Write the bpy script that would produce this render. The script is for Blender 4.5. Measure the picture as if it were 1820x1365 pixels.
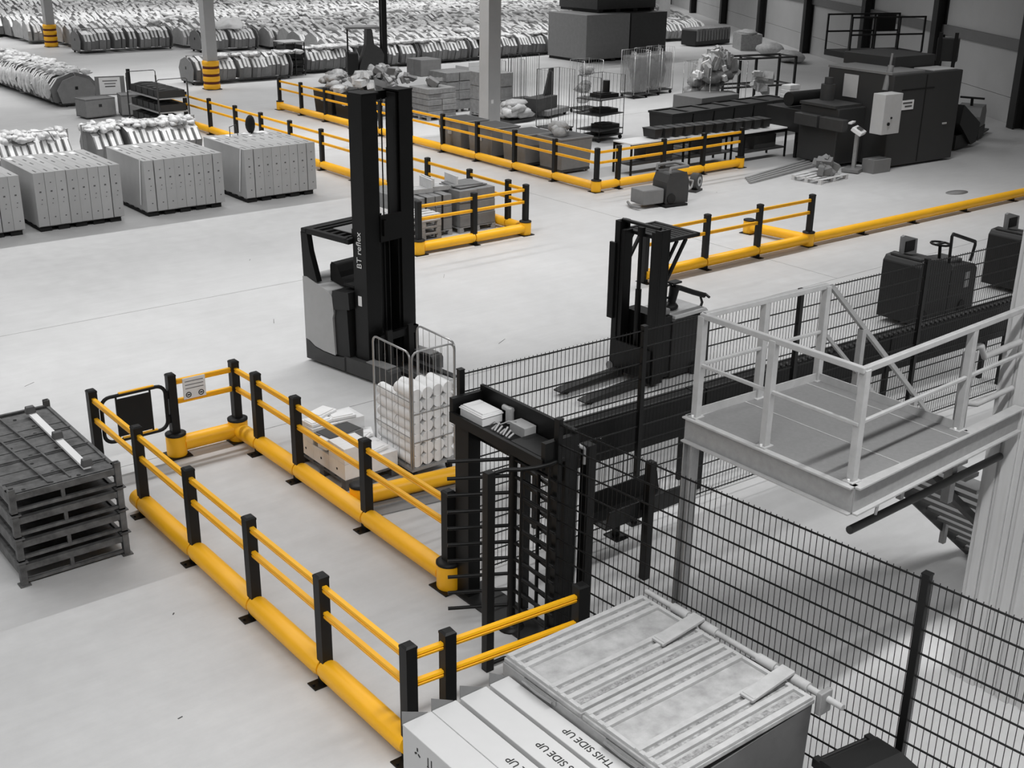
import bpy, math, random
import numpy as np
from mathutils import Matrix, Vector

for _o in list(bpy.data.objects):
    bpy.data.objects.remove(_o, do_unlink=True)
scene = bpy.context.scene
COL = scene.collection
R = math.radians
rnd = random.Random(7)

# ------------------------------------------------------------------ camera
YAW, PITCH, ROLL, CAMZ, FPX = 0.675945, 0.370774, 0.013734, 6.9496, 2140.49
_fw = Vector((math.sin(YAW) * math.cos(PITCH), math.cos(YAW) * math.cos(PITCH), -math.sin(PITCH)))
_ri = Vector((math.cos(YAW), -math.sin(YAW), 0))
_up = _ri.cross(_fw)
_r2 = _ri * math.cos(ROLL) + _up * math.sin(ROLL)
_u2 = -_ri * math.sin(ROLL) + _up * math.cos(ROLL)
cam_d = bpy.data.cameras.new('camera')
cam_d.sensor_width = 36.0
cam_d.lens = FPX / 1820.0 * 36.0
cam_d.clip_end = 400
cam = bpy.data.objects.new('camera', cam_d)
COL.objects.link(cam)
cam.matrix_world = Matrix(((_r2.x, _u2.x, -_fw.x, 0), (_r2.y, _u2.y, -_fw.y, 0), (_r2.z, _u2.z, -_fw.z, CAMZ), (0, 0, 0, 1)))
scene.camera = cam

# ------------------------------------------------------------------ light
w = bpy.data.worlds.new('hall_ambient')
scene.world = w
w.use_nodes = True
w.node_tree.nodes['Background'].inputs[0].default_value = (0.80, 0.80, 0.80, 1)
w.node_tree.nodes['Background'].inputs[1].default_value = 0.15
# long rows of linear ceiling luminaires
for _y, _x0, _x1, _p in ((2.0, -14, 26, 66), (19.0, -16, 31, 48), (34.0, -6, 40, 60), (52.0, 4, 58, 54), (72.0, 10, 72, 60), (94.0, 14, 86, 64)):
    ld = bpy.data.lights.new('ceiling_luminaire_row', 'AREA')
    ld.shape = 'RECTANGLE'
    ld.size = _x1 - _x0
    ld.size_y = 0.16
    ld.spread = R(138)
    ld.energy = (_x1 - _x0) * _p
    lo = bpy.data.objects.new('ceiling_luminaire_row', ld)
    lo.location = ((_x0 + _x1) / 2, _y, 10.5)
    COL.objects.link(lo)
scene.view_settings.view_transform = 'Standard'
scene.view_settings.look = 'None'
scene.view_settings.gamma = 1.0
scene.view_settings.use_curve_mapping = False
scene.view_settings.exposure = 0.0

# ------------------------------------------------------------------ materials
def lin(c):
    c /= 255.0
    return c / 12.92 if c <= 0.04045 else ((c + 0.055) / 1.055) ** 2.4

def mat(name, col, rough=0.6, metal=0.0, var=0.12, scale=6.0, bump=0.0, spec=0.5, obj_rand=0.0, island=0.0, coat=0.0, stretch=None):
    """col: sRGB grey value or rgb triple (0-255); var: noise brightness variation"""
    m = bpy.data.materials.new(name)
    m.use_nodes = True
    nt = m.node_tree
    b = nt.nodes['Principled BSDF']
    rgb = (col, col, col) if not isinstance(col, tuple) else col
    base = tuple(lin(v) for v in rgb)
    b.inputs['Roughness'].default_value = rough
    b.inputs['Metallic'].default_value = metal
    b.inputs['Specular IOR Level'].default_value = spec
    if coat:
        b.inputs['Coat Weight'].default_value = coat
        b.inputs['Coat Roughness'].default_value = 0.15
    tc = nt.nodes.new('ShaderNodeTexCoord')
    mp = nt.nodes.new('ShaderNodeMapping')
    if stretch:
        mp.inputs['Scale'].default_value = stretch
    nt.links.new(tc.outputs['Object'], mp.inputs['Vector'])
    nz = nt.nodes.new('ShaderNodeTexNoise')
    nz.inputs['Scale'].default_value = scale
    nz.inputs['Detail'].default_value = 5
    nz.inputs['Roughness'].default_value = 0.6
    nt.links.new(mp.outputs[0], nz.inputs['Vector'])
    mr = nt.nodes.new('ShaderNodeMapRange')
    mr.inputs['From Min'].default_value = 0.25
    mr.inputs['From Max'].default_value = 0.75
    mr.inputs['To Min'].default_value = 1 - var
    mr.inputs['To Max'].default_value = 1 + var
    nt.links.new(nz.outputs[0], mr.inputs[0])
    fac = mr.outputs[0]
    if obj_rand or island:
        oi = nt.nodes.new('ShaderNodeObjectInfo')
        ge = nt.nodes.new('ShaderNodeNewGeometry')
        ad = nt.nodes.new('ShaderNodeMath'); ad.operation = 'ADD'
        nt.links.new(oi.outputs['Random'], ad.inputs[0])
        if island:
            nt.links.new(ge.outputs['Random Per Island'], ad.inputs[1])
        else:
            ad.inputs[1].default_value = 0
        fr = nt.nodes.new('ShaderNodeMath'); fr.operation = 'FRACT'
        nt.links.new(ad.outputs[0], fr.inputs[0])
        k = max(obj_rand, island)
        m2 = nt.nodes.new('ShaderNodeMapRange')
        m2.inputs['To Min'].default_value = 1 - k
        m2.inputs['To Max'].default_value = 1 + k
        nt.links.new(fr.outputs[0], m2.inputs[0])
        mu = nt.nodes.new('ShaderNodeMath'); mu.operation = 'MULTIPLY'
        nt.links.new(fac, mu.inputs[0]); nt.links.new(m2.outputs[0], mu.inputs[1])
        fac = mu.outputs[0]
    vm = nt.nodes.new('ShaderNodeVectorMath'); vm.operation = 'SCALE'
    vm.inputs[0].default_value = base
    nt.links.new(fac, vm.inputs['Scale'])
    nt.links.new(vm.outputs[0], b.inputs['Base Color'])
    if bump:
        bp = nt.nodes.new('ShaderNodeBump')
        bp.inputs['Strength'].default_value = bump
        bp.inputs['Distance'].default_value = 0.02
        nt.links.new(nz.outputs[0], bp.inputs['Height'])
        nt.links.new(bp.outputs[0], b.inputs['Normal'])
    return m

M = {}
M['yellow'] = mat('yellow_polymer', (255, 188, 28), 0.42, var=0.05, scale=3)
M['orange'] = mat('orange_polymer_groove', (226, 132, 18), 0.5, var=0.05)
M['black'] = mat('black_polymer', 22, 0.5, var=0.12, spec=0.3)
M['blackmetal'] = mat('black_painted_steel', 14, 0.45, var=0.2, spec=0.3)
M['blackrubber'] = mat('black_rubber', 14, 0.8, var=0.15)
M['vdark'] = mat('dark_charcoal_steel', 30, 0.5, var=0.15, spec=0.35)
M['dark'] = mat('dark_grey_steel', 58, 0.55, var=0.15)
M['mid'] = mat('mid_grey_paint', 122, 0.5, var=0.06)
M['truckgrey'] = mat('grey_truck_panel', 168, 0.38, var=0.05)
M['steel'] = mat('galvanised_steel', 158, 0.45, metal=0.25, var=0.12, scale=14)
M['chrome'] = mat('zinc_plated_wire', 168, 0.3, metal=0.6, var=0.08)
M['lightsteel'] = mat('light_grey_steel', 178, 0.45, metal=0.15, var=0.1, scale=10)
M['white'] = mat('white_plastic', 235, 0.5, var=0.03)
M['paper'] = mat('white_paper', 242, 0.75, var=0.04)
M['roll'] = mat('white_film_roll', 244, 0.45, var=0.03, obj_rand=0.04)
M['carton'] = mat('grey_carton_board', 172, 0.8, var=0.05, scale=3, obj_rand=0.05)
M['cartontop'] = mat('pale_carton_board', 196, 0.8, var=0.03, scale=3)
M['whitecarton'] = mat('white_wrapped_carton', 236, 0.5, var=0.06, obj_rand=0.04)
M['print'] = mat('black_print', 40, 0.8, var=0.1)
M['greyprint'] = mat('grey_print', 84, 0.8, var=0.1)
M['wood'] = mat('weathered_wood', 150, 0.8, var=0.18, scale=8, stretch=(1, 9, 9), obj_rand=0.12)
M['palewood'] = mat('pale_wood', 205, 0.8, var=0.1, scale=6)
M['rust'] = mat('worn_dark_steel', 88, 0.6, metal=0.1, var=0.6, scale=7, bump=0.2)
M['lid'] = mat('worn_light_grey_lid', 166, 0.65, var=0.32, scale=6, bump=0.25)
M['groove'] = mat('worn_lid_groove', 150, 0.7, var=0.6, scale=26, bump=0.8)
M['block'] = mat('grey_block', 92, 0.7, var=0.1)
M['lidrib'] = mat('light_grey_lid_rib', 180, 0.65, var=0.16, scale=7)
M['skip'] = mat('grey_skip_body', 96, 0.55, var=0.2, scale=4)
M['bin'] = mat('black_bin_plastic', 24, 0.5, var=0.1)
M['greybin'] = mat('grey_bin_plastic', 124, 0.55, var=0.1)
M['darkbin'] = mat('dark_tote_plastic', 34, 0.55, var=0.15)
M['concrete_strip'] = mat('grey_kerb_steel', 128, 0.6, var=0.1)
M['coat'] = mat('grey_garment_cover', 118, 0.75, var=0.12, scale=5, obj_rand=0.3, island=0.3)
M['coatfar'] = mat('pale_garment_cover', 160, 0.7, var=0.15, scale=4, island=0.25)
M['shoulder'] = mat('white_shoulder_cover', 232, 0.45, var=0.08, obj_rand=0.1, island=0.1)
M['plastic'] = mat('translucent_garment_film', 206, 0.4, var=0.28, scale=7, obj_rand=0.18, island=0.18)
M['wrap'] = mat('stretch_wrapped_goods', 138, 0.35, var=0.25, scale=7, obj_rand=0.1, bump=0.3)
M['cardboard'] = mat('mid_grey_cardboard', 124, 0.8, var=0.12, obj_rand=0.15)
M['filmwrap'] = mat('hazy_stretch_film', 150, 0.3, var=0.3, scale=5, bump=0.5)
M['litter'] = mat('crumpled_packaging', 176, 0.6, var=0.25, scale=8, obj_rand=0.25, bump=0.3)
M['machine'] = mat('dark_machine_paint', 50, 0.5, var=0.08, scale=1.5)
M['machinelight'] = mat('light_machine_panel', 190, 0.5, var=0.04)
M['column'] = mat('grey_column_paint', 176, 0.55, var=0.05, scale=2)
M['screen'] = mat('dark_screen', 90, 0.3, var=0.05)
M['grating'] = mat('grey_floor_grating', 128, 0.6, metal=0.2, var=0.08, scale=30)
M['joint'] = mat('dark_joint_sealant', 128, 0.8, var=0.15)
M['redbrown'] = mat('dark_strap', (92, 30, 8), 0.6, var=0.1)

def hazy(m, a):
    m.node_tree.nodes['Principled BSDF'].inputs['Alpha'].default_value = a
hazy(M['filmwrap'], 0.42)

# floor : power-floated concrete
def floor_mat():
    m = bpy.data.materials.new('power_floated_concrete'); m.use_nodes = True
    nt = m.node_tree; b = nt.nodes['Principled BSDF']
    tc = nt.nodes.new('ShaderNodeTexCoord')
    n1 = nt.nodes.new('ShaderNodeTexNoise'); n1.inputs['Scale'].default_value = 0.35; n1.inputs['Detail'].default_value = 6
    n2 = nt.nodes.new('ShaderNodeTexNoise'); n2.inputs['Scale'].default_value = 3.5; n2.inputs['Detail'].default_value = 8; n2.inputs['Roughness'].default_value = 0.7
    mp = nt.nodes.new('ShaderNodeMapping'); mp.inputs['Rotation'].default_value = (0, 0, 0.5); mp.inputs['Scale'].default_value = (0.4, 6, 1)
    n3 = nt.nodes.new('ShaderNodeTexNoise'); n3.inputs['Scale'].default_value = 1.2; n3.inputs['Detail'].default_value = 8; n3.inputs['Roughness'].default_value = 0.75
    for n in (n1, n2): nt.links.new(tc.outputs['Object'], n.inputs['Vector'])
    nt.links.new(tc.outputs['Object'], mp.inputs[0]); nt.links.new(mp.outputs[0], n3.inputs['Vector'])
    def mrange(s, a, c, d, e):
        q = nt.nodes.new('ShaderNodeMapRange'); q.inputs[1].default_value = a; q.inputs[2].default_value = c; q.inputs[3].default_value = d; q.inputs[4].default_value = e
        nt.links.new(s, q.inputs[0]); return q.outputs[0]
    def mul(a, c):
        q = nt.nodes.new('ShaderNodeMath'); q.operation = 'MULTIPLY'; nt.links.new(a, q.inputs[0]); nt.links.new(c, q.inputs[1]); return q.outputs[0]
    f = mul(mul(mrange(n1.outputs[0], .3, .7, .93, 1.07), mrange(n2.outputs[0], .3, .7, .95, 1.05)), mrange(n3.outputs[0], .3, .75, 1.03, .95))
    vm = nt.nodes.new('ShaderNodeVectorMath'); vm.operation = 'SCALE'
    g = lin(196); vm.inputs[0].default_value = (g, g, g)
    nt.links.new(f, vm.inputs['Scale']); nt.links.new(vm.outputs[0], b.inputs['Base Color'])
    nt.links.new(mrange(n2.outputs[0], .3, .7, .38, .55), b.inputs['Roughness'])
    b.inputs['Specular IOR Level'].default_value = 0.35
    return m
M['floor'] = floor_mat()
M['wall'] = mat('grey_wall_panel', 180, 0.7, var=0.05, scale=0.8)
M['walldark'] = mat('grey_wall_rail', 112, 0.6, var=0.06, scale=2)
M['ribwhite'] = mat('pale_ribbed_cladding', 206, 0.5, var=0.08, scale=2, stretch=(1, 8, .4))

# ------------------------------------------------------------------ mesh builder
class MB:
    def __init__(s):
        s.v = []; s.f = []; s.mi = []; s.sm = []
    def add(s, vs, fs, mi=0, sm=False):
        o = len(s.v); s.v += [tuple(q) for q in vs]
        for q in fs:
            s.f.append(tuple(o + i for i in q)); s.mi.append(mi); s.sm.append(sm)
        return s
    def box(s, c, d, rz=0.0, mi=0, rot=None, top=None):
        x, y, z = (d[0] / 2, d[1] / 2, d[2] / 2)
        tx, ty = (x, y) if top is None else (top[0] / 2, top[1] / 2)
        P = [(-x, -y, -z), (x, -y, -z), (x, y, -z), (-x, y, -z), (-tx, -ty, z), (tx, -ty, z), (tx, ty, z), (-tx, ty, z)]
        m = rot if rot is not None else Matrix.Rotation(rz, 3, 'Z')
        C = Vector(c)
        return s.add([m @ Vector(q) + C for q in P], [(0, 3, 2, 1), (4, 5, 6, 7), (0, 1, 5, 4), (1, 2, 6, 5), (2, 3, 7, 6), (3, 0, 4, 7)], mi)
    def b2(s, lo, hi, mi=0):
        return s.box([(a + b) / 2 for a, b in zip(lo, hi)], [b - a for a, b in zip(lo, hi)], mi=mi)
    def bar(s, p0, p1, wd, h=None, mi=0, up=(0, 0, 1)):
        h = h or wd
        p0, p1 = Vector(p0), Vector(p1)
        d = (p1 - p0); L = d.length; d.normalize()
        u = Vector(up)
        if abs(d.dot(u)) > .99: u = Vector((0, 1, 0))
        sx = d.cross(u).normalized(); uz = sx.cross(d)
        m = Matrix((( sx.x, d.x, uz.x), (sx.y, d.y, uz.y), (sx.z, d.z, uz.z)))
        return s.box((p0 + p1) / 2, (wd, L, h), rot=m, mi=mi)
    def _frame(s, d):
        u = Vector((0, 0, 1)) if abs(d.z) < .95 else Vector((1, 0, 0))
        a = d.cross(u).normalized(); return a, a.cross(d)
    def cyl(s, p0, p1, r, n=12, r2=None, mi=0, cap=True, sm=True, cmi=None):
        p0, p1 = Vector(p0), Vector(p1); d = (p1 - p0).normalized(); a, b = s._frame(d)
        r2 = r if r2 is None else r2
        v0 = [p0 + (a * math.cos(t) + b * math.sin(t)) * r for t in [2 * math.pi * i / n for i in range(n)]]
        v1 = [p1 + (a * math.cos(t) + b * math.sin(t)) * r2 for t in [2 * math.pi * i / n for i in range(n)]]
        s.add(v0 + v1, [((i + 1) % n, i, i + n, (i + 1) % n + n) for i in range(n)], mi, sm)
        if cap:
            s.add(v0, [tuple(range(n))], mi if cmi is None else cmi); s.add(v1, [tuple(range(n - 1, -1, -1))], mi if cmi is None else cmi)
        return s
    def tube(s, pts, r, n=8, mi=0, closed=False, radii=None, cap=True):
        pts = [Vector(q) for q in pts]; N = len(pts); rings = []; prev = None
        for i, q in enumerate(pts):
            d = (pts[(i + 1) % N] - pts[i - 1]) if closed else (pts[min(i + 1, N - 1)] - pts[max(i - 1, 0)])
            d.normalize()
            if prev is None: a, b = s._frame(d)
            else:
                a = prev - d * prev.dot(d)
                a = a.normalized() if a.length > 1e-6 else s._frame(d)[0]
                b = a.cross(d)
            prev = a; rr = radii[i] if radii else r
            rings.append([q + (a * math.cos(2 * math.pi * k / n) + b * math.sin(2 * math.pi * k / n)) * rr for k in range(n)])
        vs = [x for g in rings for x in g]; fs = []
        for i in range(N if closed else N - 1):
            j = (i + 1) % N
            fs += [(i * n + (k + 1) % n, i * n + k, j * n + k, j * n + (k + 1) % n) for k in range(n)]
        s.add(vs, fs, mi, True)
        if not closed and cap:
            s.add(rings[0], [tuple(range(n))], mi); s.add(rings[-1], [tuple(range(n - 1, -1, -1))], mi)
        return s
    def prism(s, poly, ax, a0, a1, mi=0, sm=False):
        """poly in the two other axes (order y,z / x,z / x,y) extruded along ax from a0 to a1"""
        def P(q, a):
            return (a, q[0], q[1]) if ax == 'x' else (q[0], a, q[1]) if ax == 'y' else (q[0], q[1], a)
        n = len(poly); v = [P(q, a0) for q in poly] + [P(q, a1) for q in poly]
        ar = sum(poly[i][0] * poly[(i + 1) % n][1] - poly[(i + 1) % n][0] * poly[i][1] for i in range(n))
        flip = (ar < 0) != (ax == 'y')
        c0 = tuple(range(n - 1, -1, -1)); c1 = tuple(range(n, 2 * n)); sd = [(i, (i + 1) % n, (i + 1) % n + n, i + n) for i in range(n)]
        if flip:
            c0 = c0[::-1]; c1 = c1[::-1]; sd = [q[::-1] for q in sd]
        s.add(v, [c0, c1], mi); s.add(v, sd, mi, sm); return s
    def lathe(s, prof, c=(0, 0, 0), n=16, mi=0, sm=True):
        vs = []; N = len(prof)
        for r, z in prof:
            vs += [(c[0] + r * math.cos(2 * math.pi * k / n), c[1] + r * math.sin(2 * math.pi * k / n), c[2] + z) for k in range(n)]
        fs = [(i * n + k, i * n + (k + 1) % n, (i + 1) * n + (k + 1) % n, (i + 1) * n + k) for i in range(N - 1) for k in range(n)]
        s.add(vs, fs, mi, sm)
        s.add(vs[:n], [tuple(range(n - 1, -1, -1))], mi); s.add(vs[-n:], [tuple(range(n))], mi); return s
    def blob(s, c, rad, seed=0, n=10, m=7, amp=0.2, mi=0, flat=-1.0):
        g = random.Random(seed); ph = [g.uniform(0, 6.28) for _ in range(6)]; vs = []
        for i in range(m + 1):
            th = math.pi * i / m
            for k in range(n):
                p = 2 * math.pi * k / n
                q = 1 + amp * (math.sin(3 * p + ph[0]) * math.sin(2 * th + ph[1]) + .6 * math.sin(5 * p + ph[2] + 3 * th))* math.sin(th)
                z = max(math.cos(th) * q, flat)
                vs.append((c[0] + rad[0] * math.sin(th) * math.cos(p) * q, c[1] + rad[1] * math.sin(th) * math.sin(p) * q, c[2] + rad[2] * z))
        s.add(vs, [((i + 1) * n + k, (i + 1) * n + (k + 1) % n, i * n + (k + 1) % n, i * n + k) for i in range(m) for k in range(n)], mi, True); return s
    def mesh(s, name, mats):
        me = bpy.data.meshes.new(name)
        me.from_pydata(s.v, [], s.f)
        for q in (mats if isinstance(mats, (list, tuple)) else [mats]):
            me.materials.append(M[q] if isinstance(q, str) else q)
        me.polygons.foreach_set('material_index', s.mi)
        me.polygons.foreach_set('use_smooth', s.sm)
        me.update(); return me
    def build(s, name, mats, parent=None, loc=(0, 0, 0), rz=0.0, bevel=0.0, label=None):
        return inst(name, s.mesh(name, mats), parent, loc, rz, bevel, label)

def inst(name, me, parent=None, loc=(0, 0, 0), rz=0.0, bevel=0.0, label=None, rot=None, scale=None):
    o = bpy.data.objects.new(name, me)
    COL.objects.link(o); o.parent = parent; o.location = loc
    o.rotation_euler = rot if rot is not None else (0, 0, rz)
    if scale: o.scale = scale
    if bevel:
        b = o.modifiers.new('edge', 'BEVEL'); b.width = bevel; b.segments = 2; b.limit_method = 'ANGLE'; b.angle_limit = R(40)
    if label: o['label'] = label
    return o

def tag(o, label, cat, group=None, kind=None):
    if label: o['label'] = label
    if cat: o['category'] = cat
    if group: o['group'] = group
    if kind: o['kind'] = kind
    return o

ORD = 'first second third fourth fifth sixth seventh eighth ninth tenth eleventh twelfth thirteenth fourteenth fifteenth sixteenth seventeenth eighteenth nineteenth twentieth'.split()
ORD += ['twenty-' + q for q in ORD[:9]] + ['thirtieth'] + ['thirty-' + q for q in ORD[:9]] + ['fortieth'] + ['forty-' + q for q in ORD[:9]] + ['fiftieth']
def thing(name, label, cat, loc=(0, 0, 0), rz=0.0, group=None):
    o = bpy.data.objects.new(name, None); COL.objects.link(o)
    o.empty_display_size = .1
    o.location = loc; o.rotation_euler = (0, 0, rz)
    return tag(o, label, cat, group)

def struct(o, label=None):
    o['kind'] = 'structure'
    if label: o['label'] = label
    return o

def copy_tree(o, loc=None, rz=None, label=None, parent=None):
    c = o.copy(); COL.objects.link(c); c.parent = parent
    if loc is not None: c.location = loc
    if rz is not None: c.rotation_euler = (0, 0, rz)
    if label: c['label'] = label
    for ch in o.children: copy_tree(ch, parent=c)
    return c

def text_mesh(body, size, align='CENTER'):
    cu = bpy.data.curves.new('lettering', 'FONT'); cu.body = body; cu.size = size; cu.align_x = align; cu.align_y = 'CENTER'; cu.extrude = 0.0015
    t = bpy.data.objects.new('lettering', cu); COL.objects.link(t)
    bpy.context.view_layer.update()
    me = bpy.data.meshes.new_from_object(t.evaluated_get(bpy.context.evaluated_depsgraph_get()))
    bpy.data.objects.remove(t, do_unlink=True)
    return me

def lettering(body, size, parent, loc, rot, m='print', align='CENTER', name='lettering'):
    ws = [text_mesh(q, size, 'LEFT') for q in body.split()]
    wid = [max(v.co.x for v in me.vertices) for me in ws]; gap = size * .28
    x = -(sum(wid) + gap * (len(ws) - 1)) / 2
    eu = rot if hasattr(rot, 'to_matrix') else Vector(rot)
    from mathutils import Euler
    rm = Euler(tuple(rot)).to_matrix()
    for me, wv in zip(ws, wid):
        me.materials.clear(); me.materials.append(M[m])
        inst(name, me, parent, Vector(loc) + rm @ Vector((x, 0, 0)), rot=rot); x += wv + gap
# ------------------------------------------------------------------ structure
fl = struct(MB().b2((-40, -14, -0.2), (140, 150, 0)).build('floor', 'floor'), 'pale grey power-floated concrete warehouse floor')
for x0, y0, x1, y1 in ((-10, 21.05, 17.0, 21.05), (-10, 14.66, 30, 14.66), (20.4, 14.66, 20.4, 40), (-10, 33.4, 60, 33.4)):
    MB().bar((x0, y0, 0.0005), (x1, y1, 0.0005), .012, .002).build('floor_joint', 'joint', fl)
# a dark damp patch by the long yellow rail
MB().lathe([(.0, .001), (.42, .001), (.42, .0015), (0, .002)], n=18).build('floor_stain', 'joint', fl, loc=(30.1, 18.05, 0)).scale = (1, .55, 1)

for _k, (_x, _y, _a, _l) in enumerate(((6.2, 8.6, .4, .03), (5.6, 10.9, 1.2, .02), (3.4, 9.1, .2, .05), (2.6, 8.2, 2.0, .025), (4.1, 10.8, .9, .04), (5.4, 9.9, 2.6, .018), (3.3, 7.6, 1.0, .02), (16.4, 17.3, .7, .22), (9.6, 18.9, 1.1, .25), (7.9, 17.2, .6, .3), (12.2, 15.6, .5, .28), (11.2, 23.0, 1.0, .12), (13.8, 19.5, .9, .26), (5.0, 18.4, .5, .2), (24.6, 21.9, .3, .05))):
    MB().bar((0, 0, .001), (_l * math.cos(_a), _l * math.sin(_a), .001), .008 if _l > .1 else .014, .002).build('floor_scuff', 'dark' if _k % 3 else 'joint', fl, loc=(_x, _y, 0))
WA, WANG, WL = Vector((38.6, 18.1, 0)), math.atan2(28.9, 19.7), 84.0
wr = bpy.data.objects.new('wall_right', None); COL.objects.link(wr); wr.location = WA; wr.rotation_euler = (0, 0, WANG)
struct(wr, 'grey panelled side wall with dark stanchions behind the baler')
ST = (5.9, 13.8, 22.3, 31.5, 41.0, 51.0, 61.0, 71.0)
ed = (-4,) + ST + (WL,)
for za, zb in ((0, .92), (.935, 2.62), (2.98, 5.2), (5.22, 8.0)):
    for a, b in zip(ed[:-1], ed[1:]):
        MB().b2((a + .01, -.15, za), (b - .01, 0, zb)).build('wall_panel', 'wall', wr, bevel=.008)
for a, b in zip(ed[:-1], ed[1:]):
    MB().b2((a, -.15, 2.60), (b, .10, 3.0)).build('wall_rail', 'walldark', wr, bevel=.02)
for t in ST:
    MB().b2((t - .25, .0, 0), (t + .25, .06, 8)).b2((t - .04, .06, 0), (t + .04, .42, 8)).b2((t - .25, .40, 0), (t + .25, .46, 8)).build('wall_stanchion', 'vdark', wr)

# pale ribbed cladding wall at the right (beyond the mesh fence)
cw = bpy.data.objects.new('wall_front', None); COL.objects.link(cw); cw.location = (9.78, 5.19, 0); struct(cw, 'pale vertically ribbed cladding wall right of the steel stair')
yy = 0.0; k = 0
while yy < 5.6:
    wv = (.055, .09, .045, .11, .06)[k % 5]; dz = (.0, .03, .008, .042, .016)[k % 5]
    MB().b2((-dz, -yy - wv, 0.0), (.1, -yy - .004, 6.4)).build('cladding_rib', 'ribwhite', cw)
    yy += wv; k += 1
MB().b2((.04, -5.6, 0), (.12, -.0, 6.4)).build('cladding_sheet', 'ribwhite', cw)

# building columns with yellow impact wraps
def column(x, y, size, label, wrap=True, zb=0.0):
    c = thing('steel_column', label, 'column', (x, y, 0), group='grey building columns')
    h = size / 2
    MB().b2((-h, -h, 0), (h, -h + .04, 9)).b2((-h, h - .04, 0), (h, h, 9)).b2((-.03, -h + .04, 0), (.03, h - .04, 9)).b2((-h, -h + .04, 0), (-h + .03, h - .04, 9)).build('shaft', 'column', c)
    MB().box((0, 0, .015), (size + .16, size + .16, .03)).build('base_plate', 'dark', c)
    return c
def wrap_guard(x, y, label):
    g = thing('column_guard', label, 'column guard', (x, y, 0), group='yellow column guards')
    for k in range(4):
        z = k * .31
        prof = [(.30, .01), (.345, .04), (.355, .13), (.345, .22), (.30, .25)]
        MB().lathe([(r, z + q) for r, q in prof], n=20).build('foam_ring', 'yellow', g)
        if k < 3: MB().lathe([(.335, z + .235), (.335, z + .325)], n=20).build('strap', 'redbrown', g)
    return g
column(22.31, 48.2, .46, 'grey steel column rising from the yellow wrap beside the garment rails')
wrap_guard(22.31, 48.2, 'yellow ribbed impact wrap around the column nearest the middle barrier')
column(22.51, 68.4, .46, 'grey steel column with yellow wrap at the far upper left')
wrap_guard(22.51, 68.4, 'yellow ribbed impact wrap on the farthest column at upper left')
c3 = column(25.75, 33.55, .52, 'tall bare grey column behind the long far barrier')
MB().box((-.1, -.275, 1.0), (.1, .012, .13)).build('notice', 'white', c3)
column(56.8, 56.0, .5, 'distant grey column behind the stacked dark crates')

# ------------------------------------------------------------------ yellow barriers
PH = 1.19
POST = MB().b2((-.056, -.056, .02), (.056, .056, PH - .012)).b2((-.059, -.059, PH - .035), (.059, .059, PH - .012)).box((0, 0, PH - .004), (.118, .118, .016), top=(.08, .08)).mesh('post', 'black')
FOOT = MB().b2((-.165, -.075, 0), (.165, .075, .012)).cyl((-.135, 0, .012), (-.135, 0, .03), .015, 8).cyl((.135, 0, .012), (.135, 0, .03), .015, 8).b2((-.06, -.05, .012), (.06, .05, .06)).mesh('foot_plate', 'blackmetal')
SLEEVE = MB().lathe([(.134, .015), (.138, .03), (.138, .28), (.128, .31)], n=24).mesh('sleeve', 'yellow')
COLLAR = MB().lathe([(.142, .305), (.142, .33), (.10, .345), (.06, .35)], n=24).mesh('collar', 'black')
BASEPL = MB().b2((-.16, -.16, 0), (.16, .16, .015)).mesh('foot_plate', 'blackmetal')
RAILPROF = [(-.022, -.033), (.022, -.033), (.026, -.01), (.014, -.004), (.014, .004), (.026, .01), (.022, .033), (-.022, .033), (-.028, .01), (-.016, .004), (-.016, -.004), (-.028, -.01)]
def rail_part(p0, p1, parent, m='yellow', off=0.05):
    p0, p1 = Vector(p0), Vector(p1); d = p1 - p0; L = d.length
    a = math.atan2(d.y, d.x)
    mb = MB(); n = len(RAILPROF)
    mb.prism([(q[0], q[1]) for q in RAILPROF], 'x', off * .9, L - off * .9)
    mb.mi = [1 if i in (4, 10) and False else 0 for i in range(len(mb.f))]
    return mb.build('rail', [m, 'orange'], parent, loc=p0, rz=a)
TZ, TR = .16, .112
def tube_part(p0, p1, parent, e0='post', e1='post'):
    p0, p1 = Vector(p0), Vector(p1); d = p1 - p0; L = d.length; a = math.atan2(d.y, d.x)
    s0 = {'post': .012, 'sleeve': .10, 'free': 0}[e0]; s1 = L - {'post': .012, 'sleeve': .10, 'free': 0}[e1]
    pts = []; rad = []
    for e, s, sg in ((e0, s0, 1), (e1, s1, -1)):
        seq = [(0, .102), (.03, .103), (.06, TR)] if e == 'post' else [(0, TR), (.04, TR)]
        if sg < 0: seq = seq[::-1]
        for q, r in seq: pts.append((s + sg * q, 0, 0)); rad.append(r)
    return MB().tube(pts, TR, 20, radii=rad).build('impact_tube', 'yellow', parent, loc=p0, rz=a)

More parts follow.
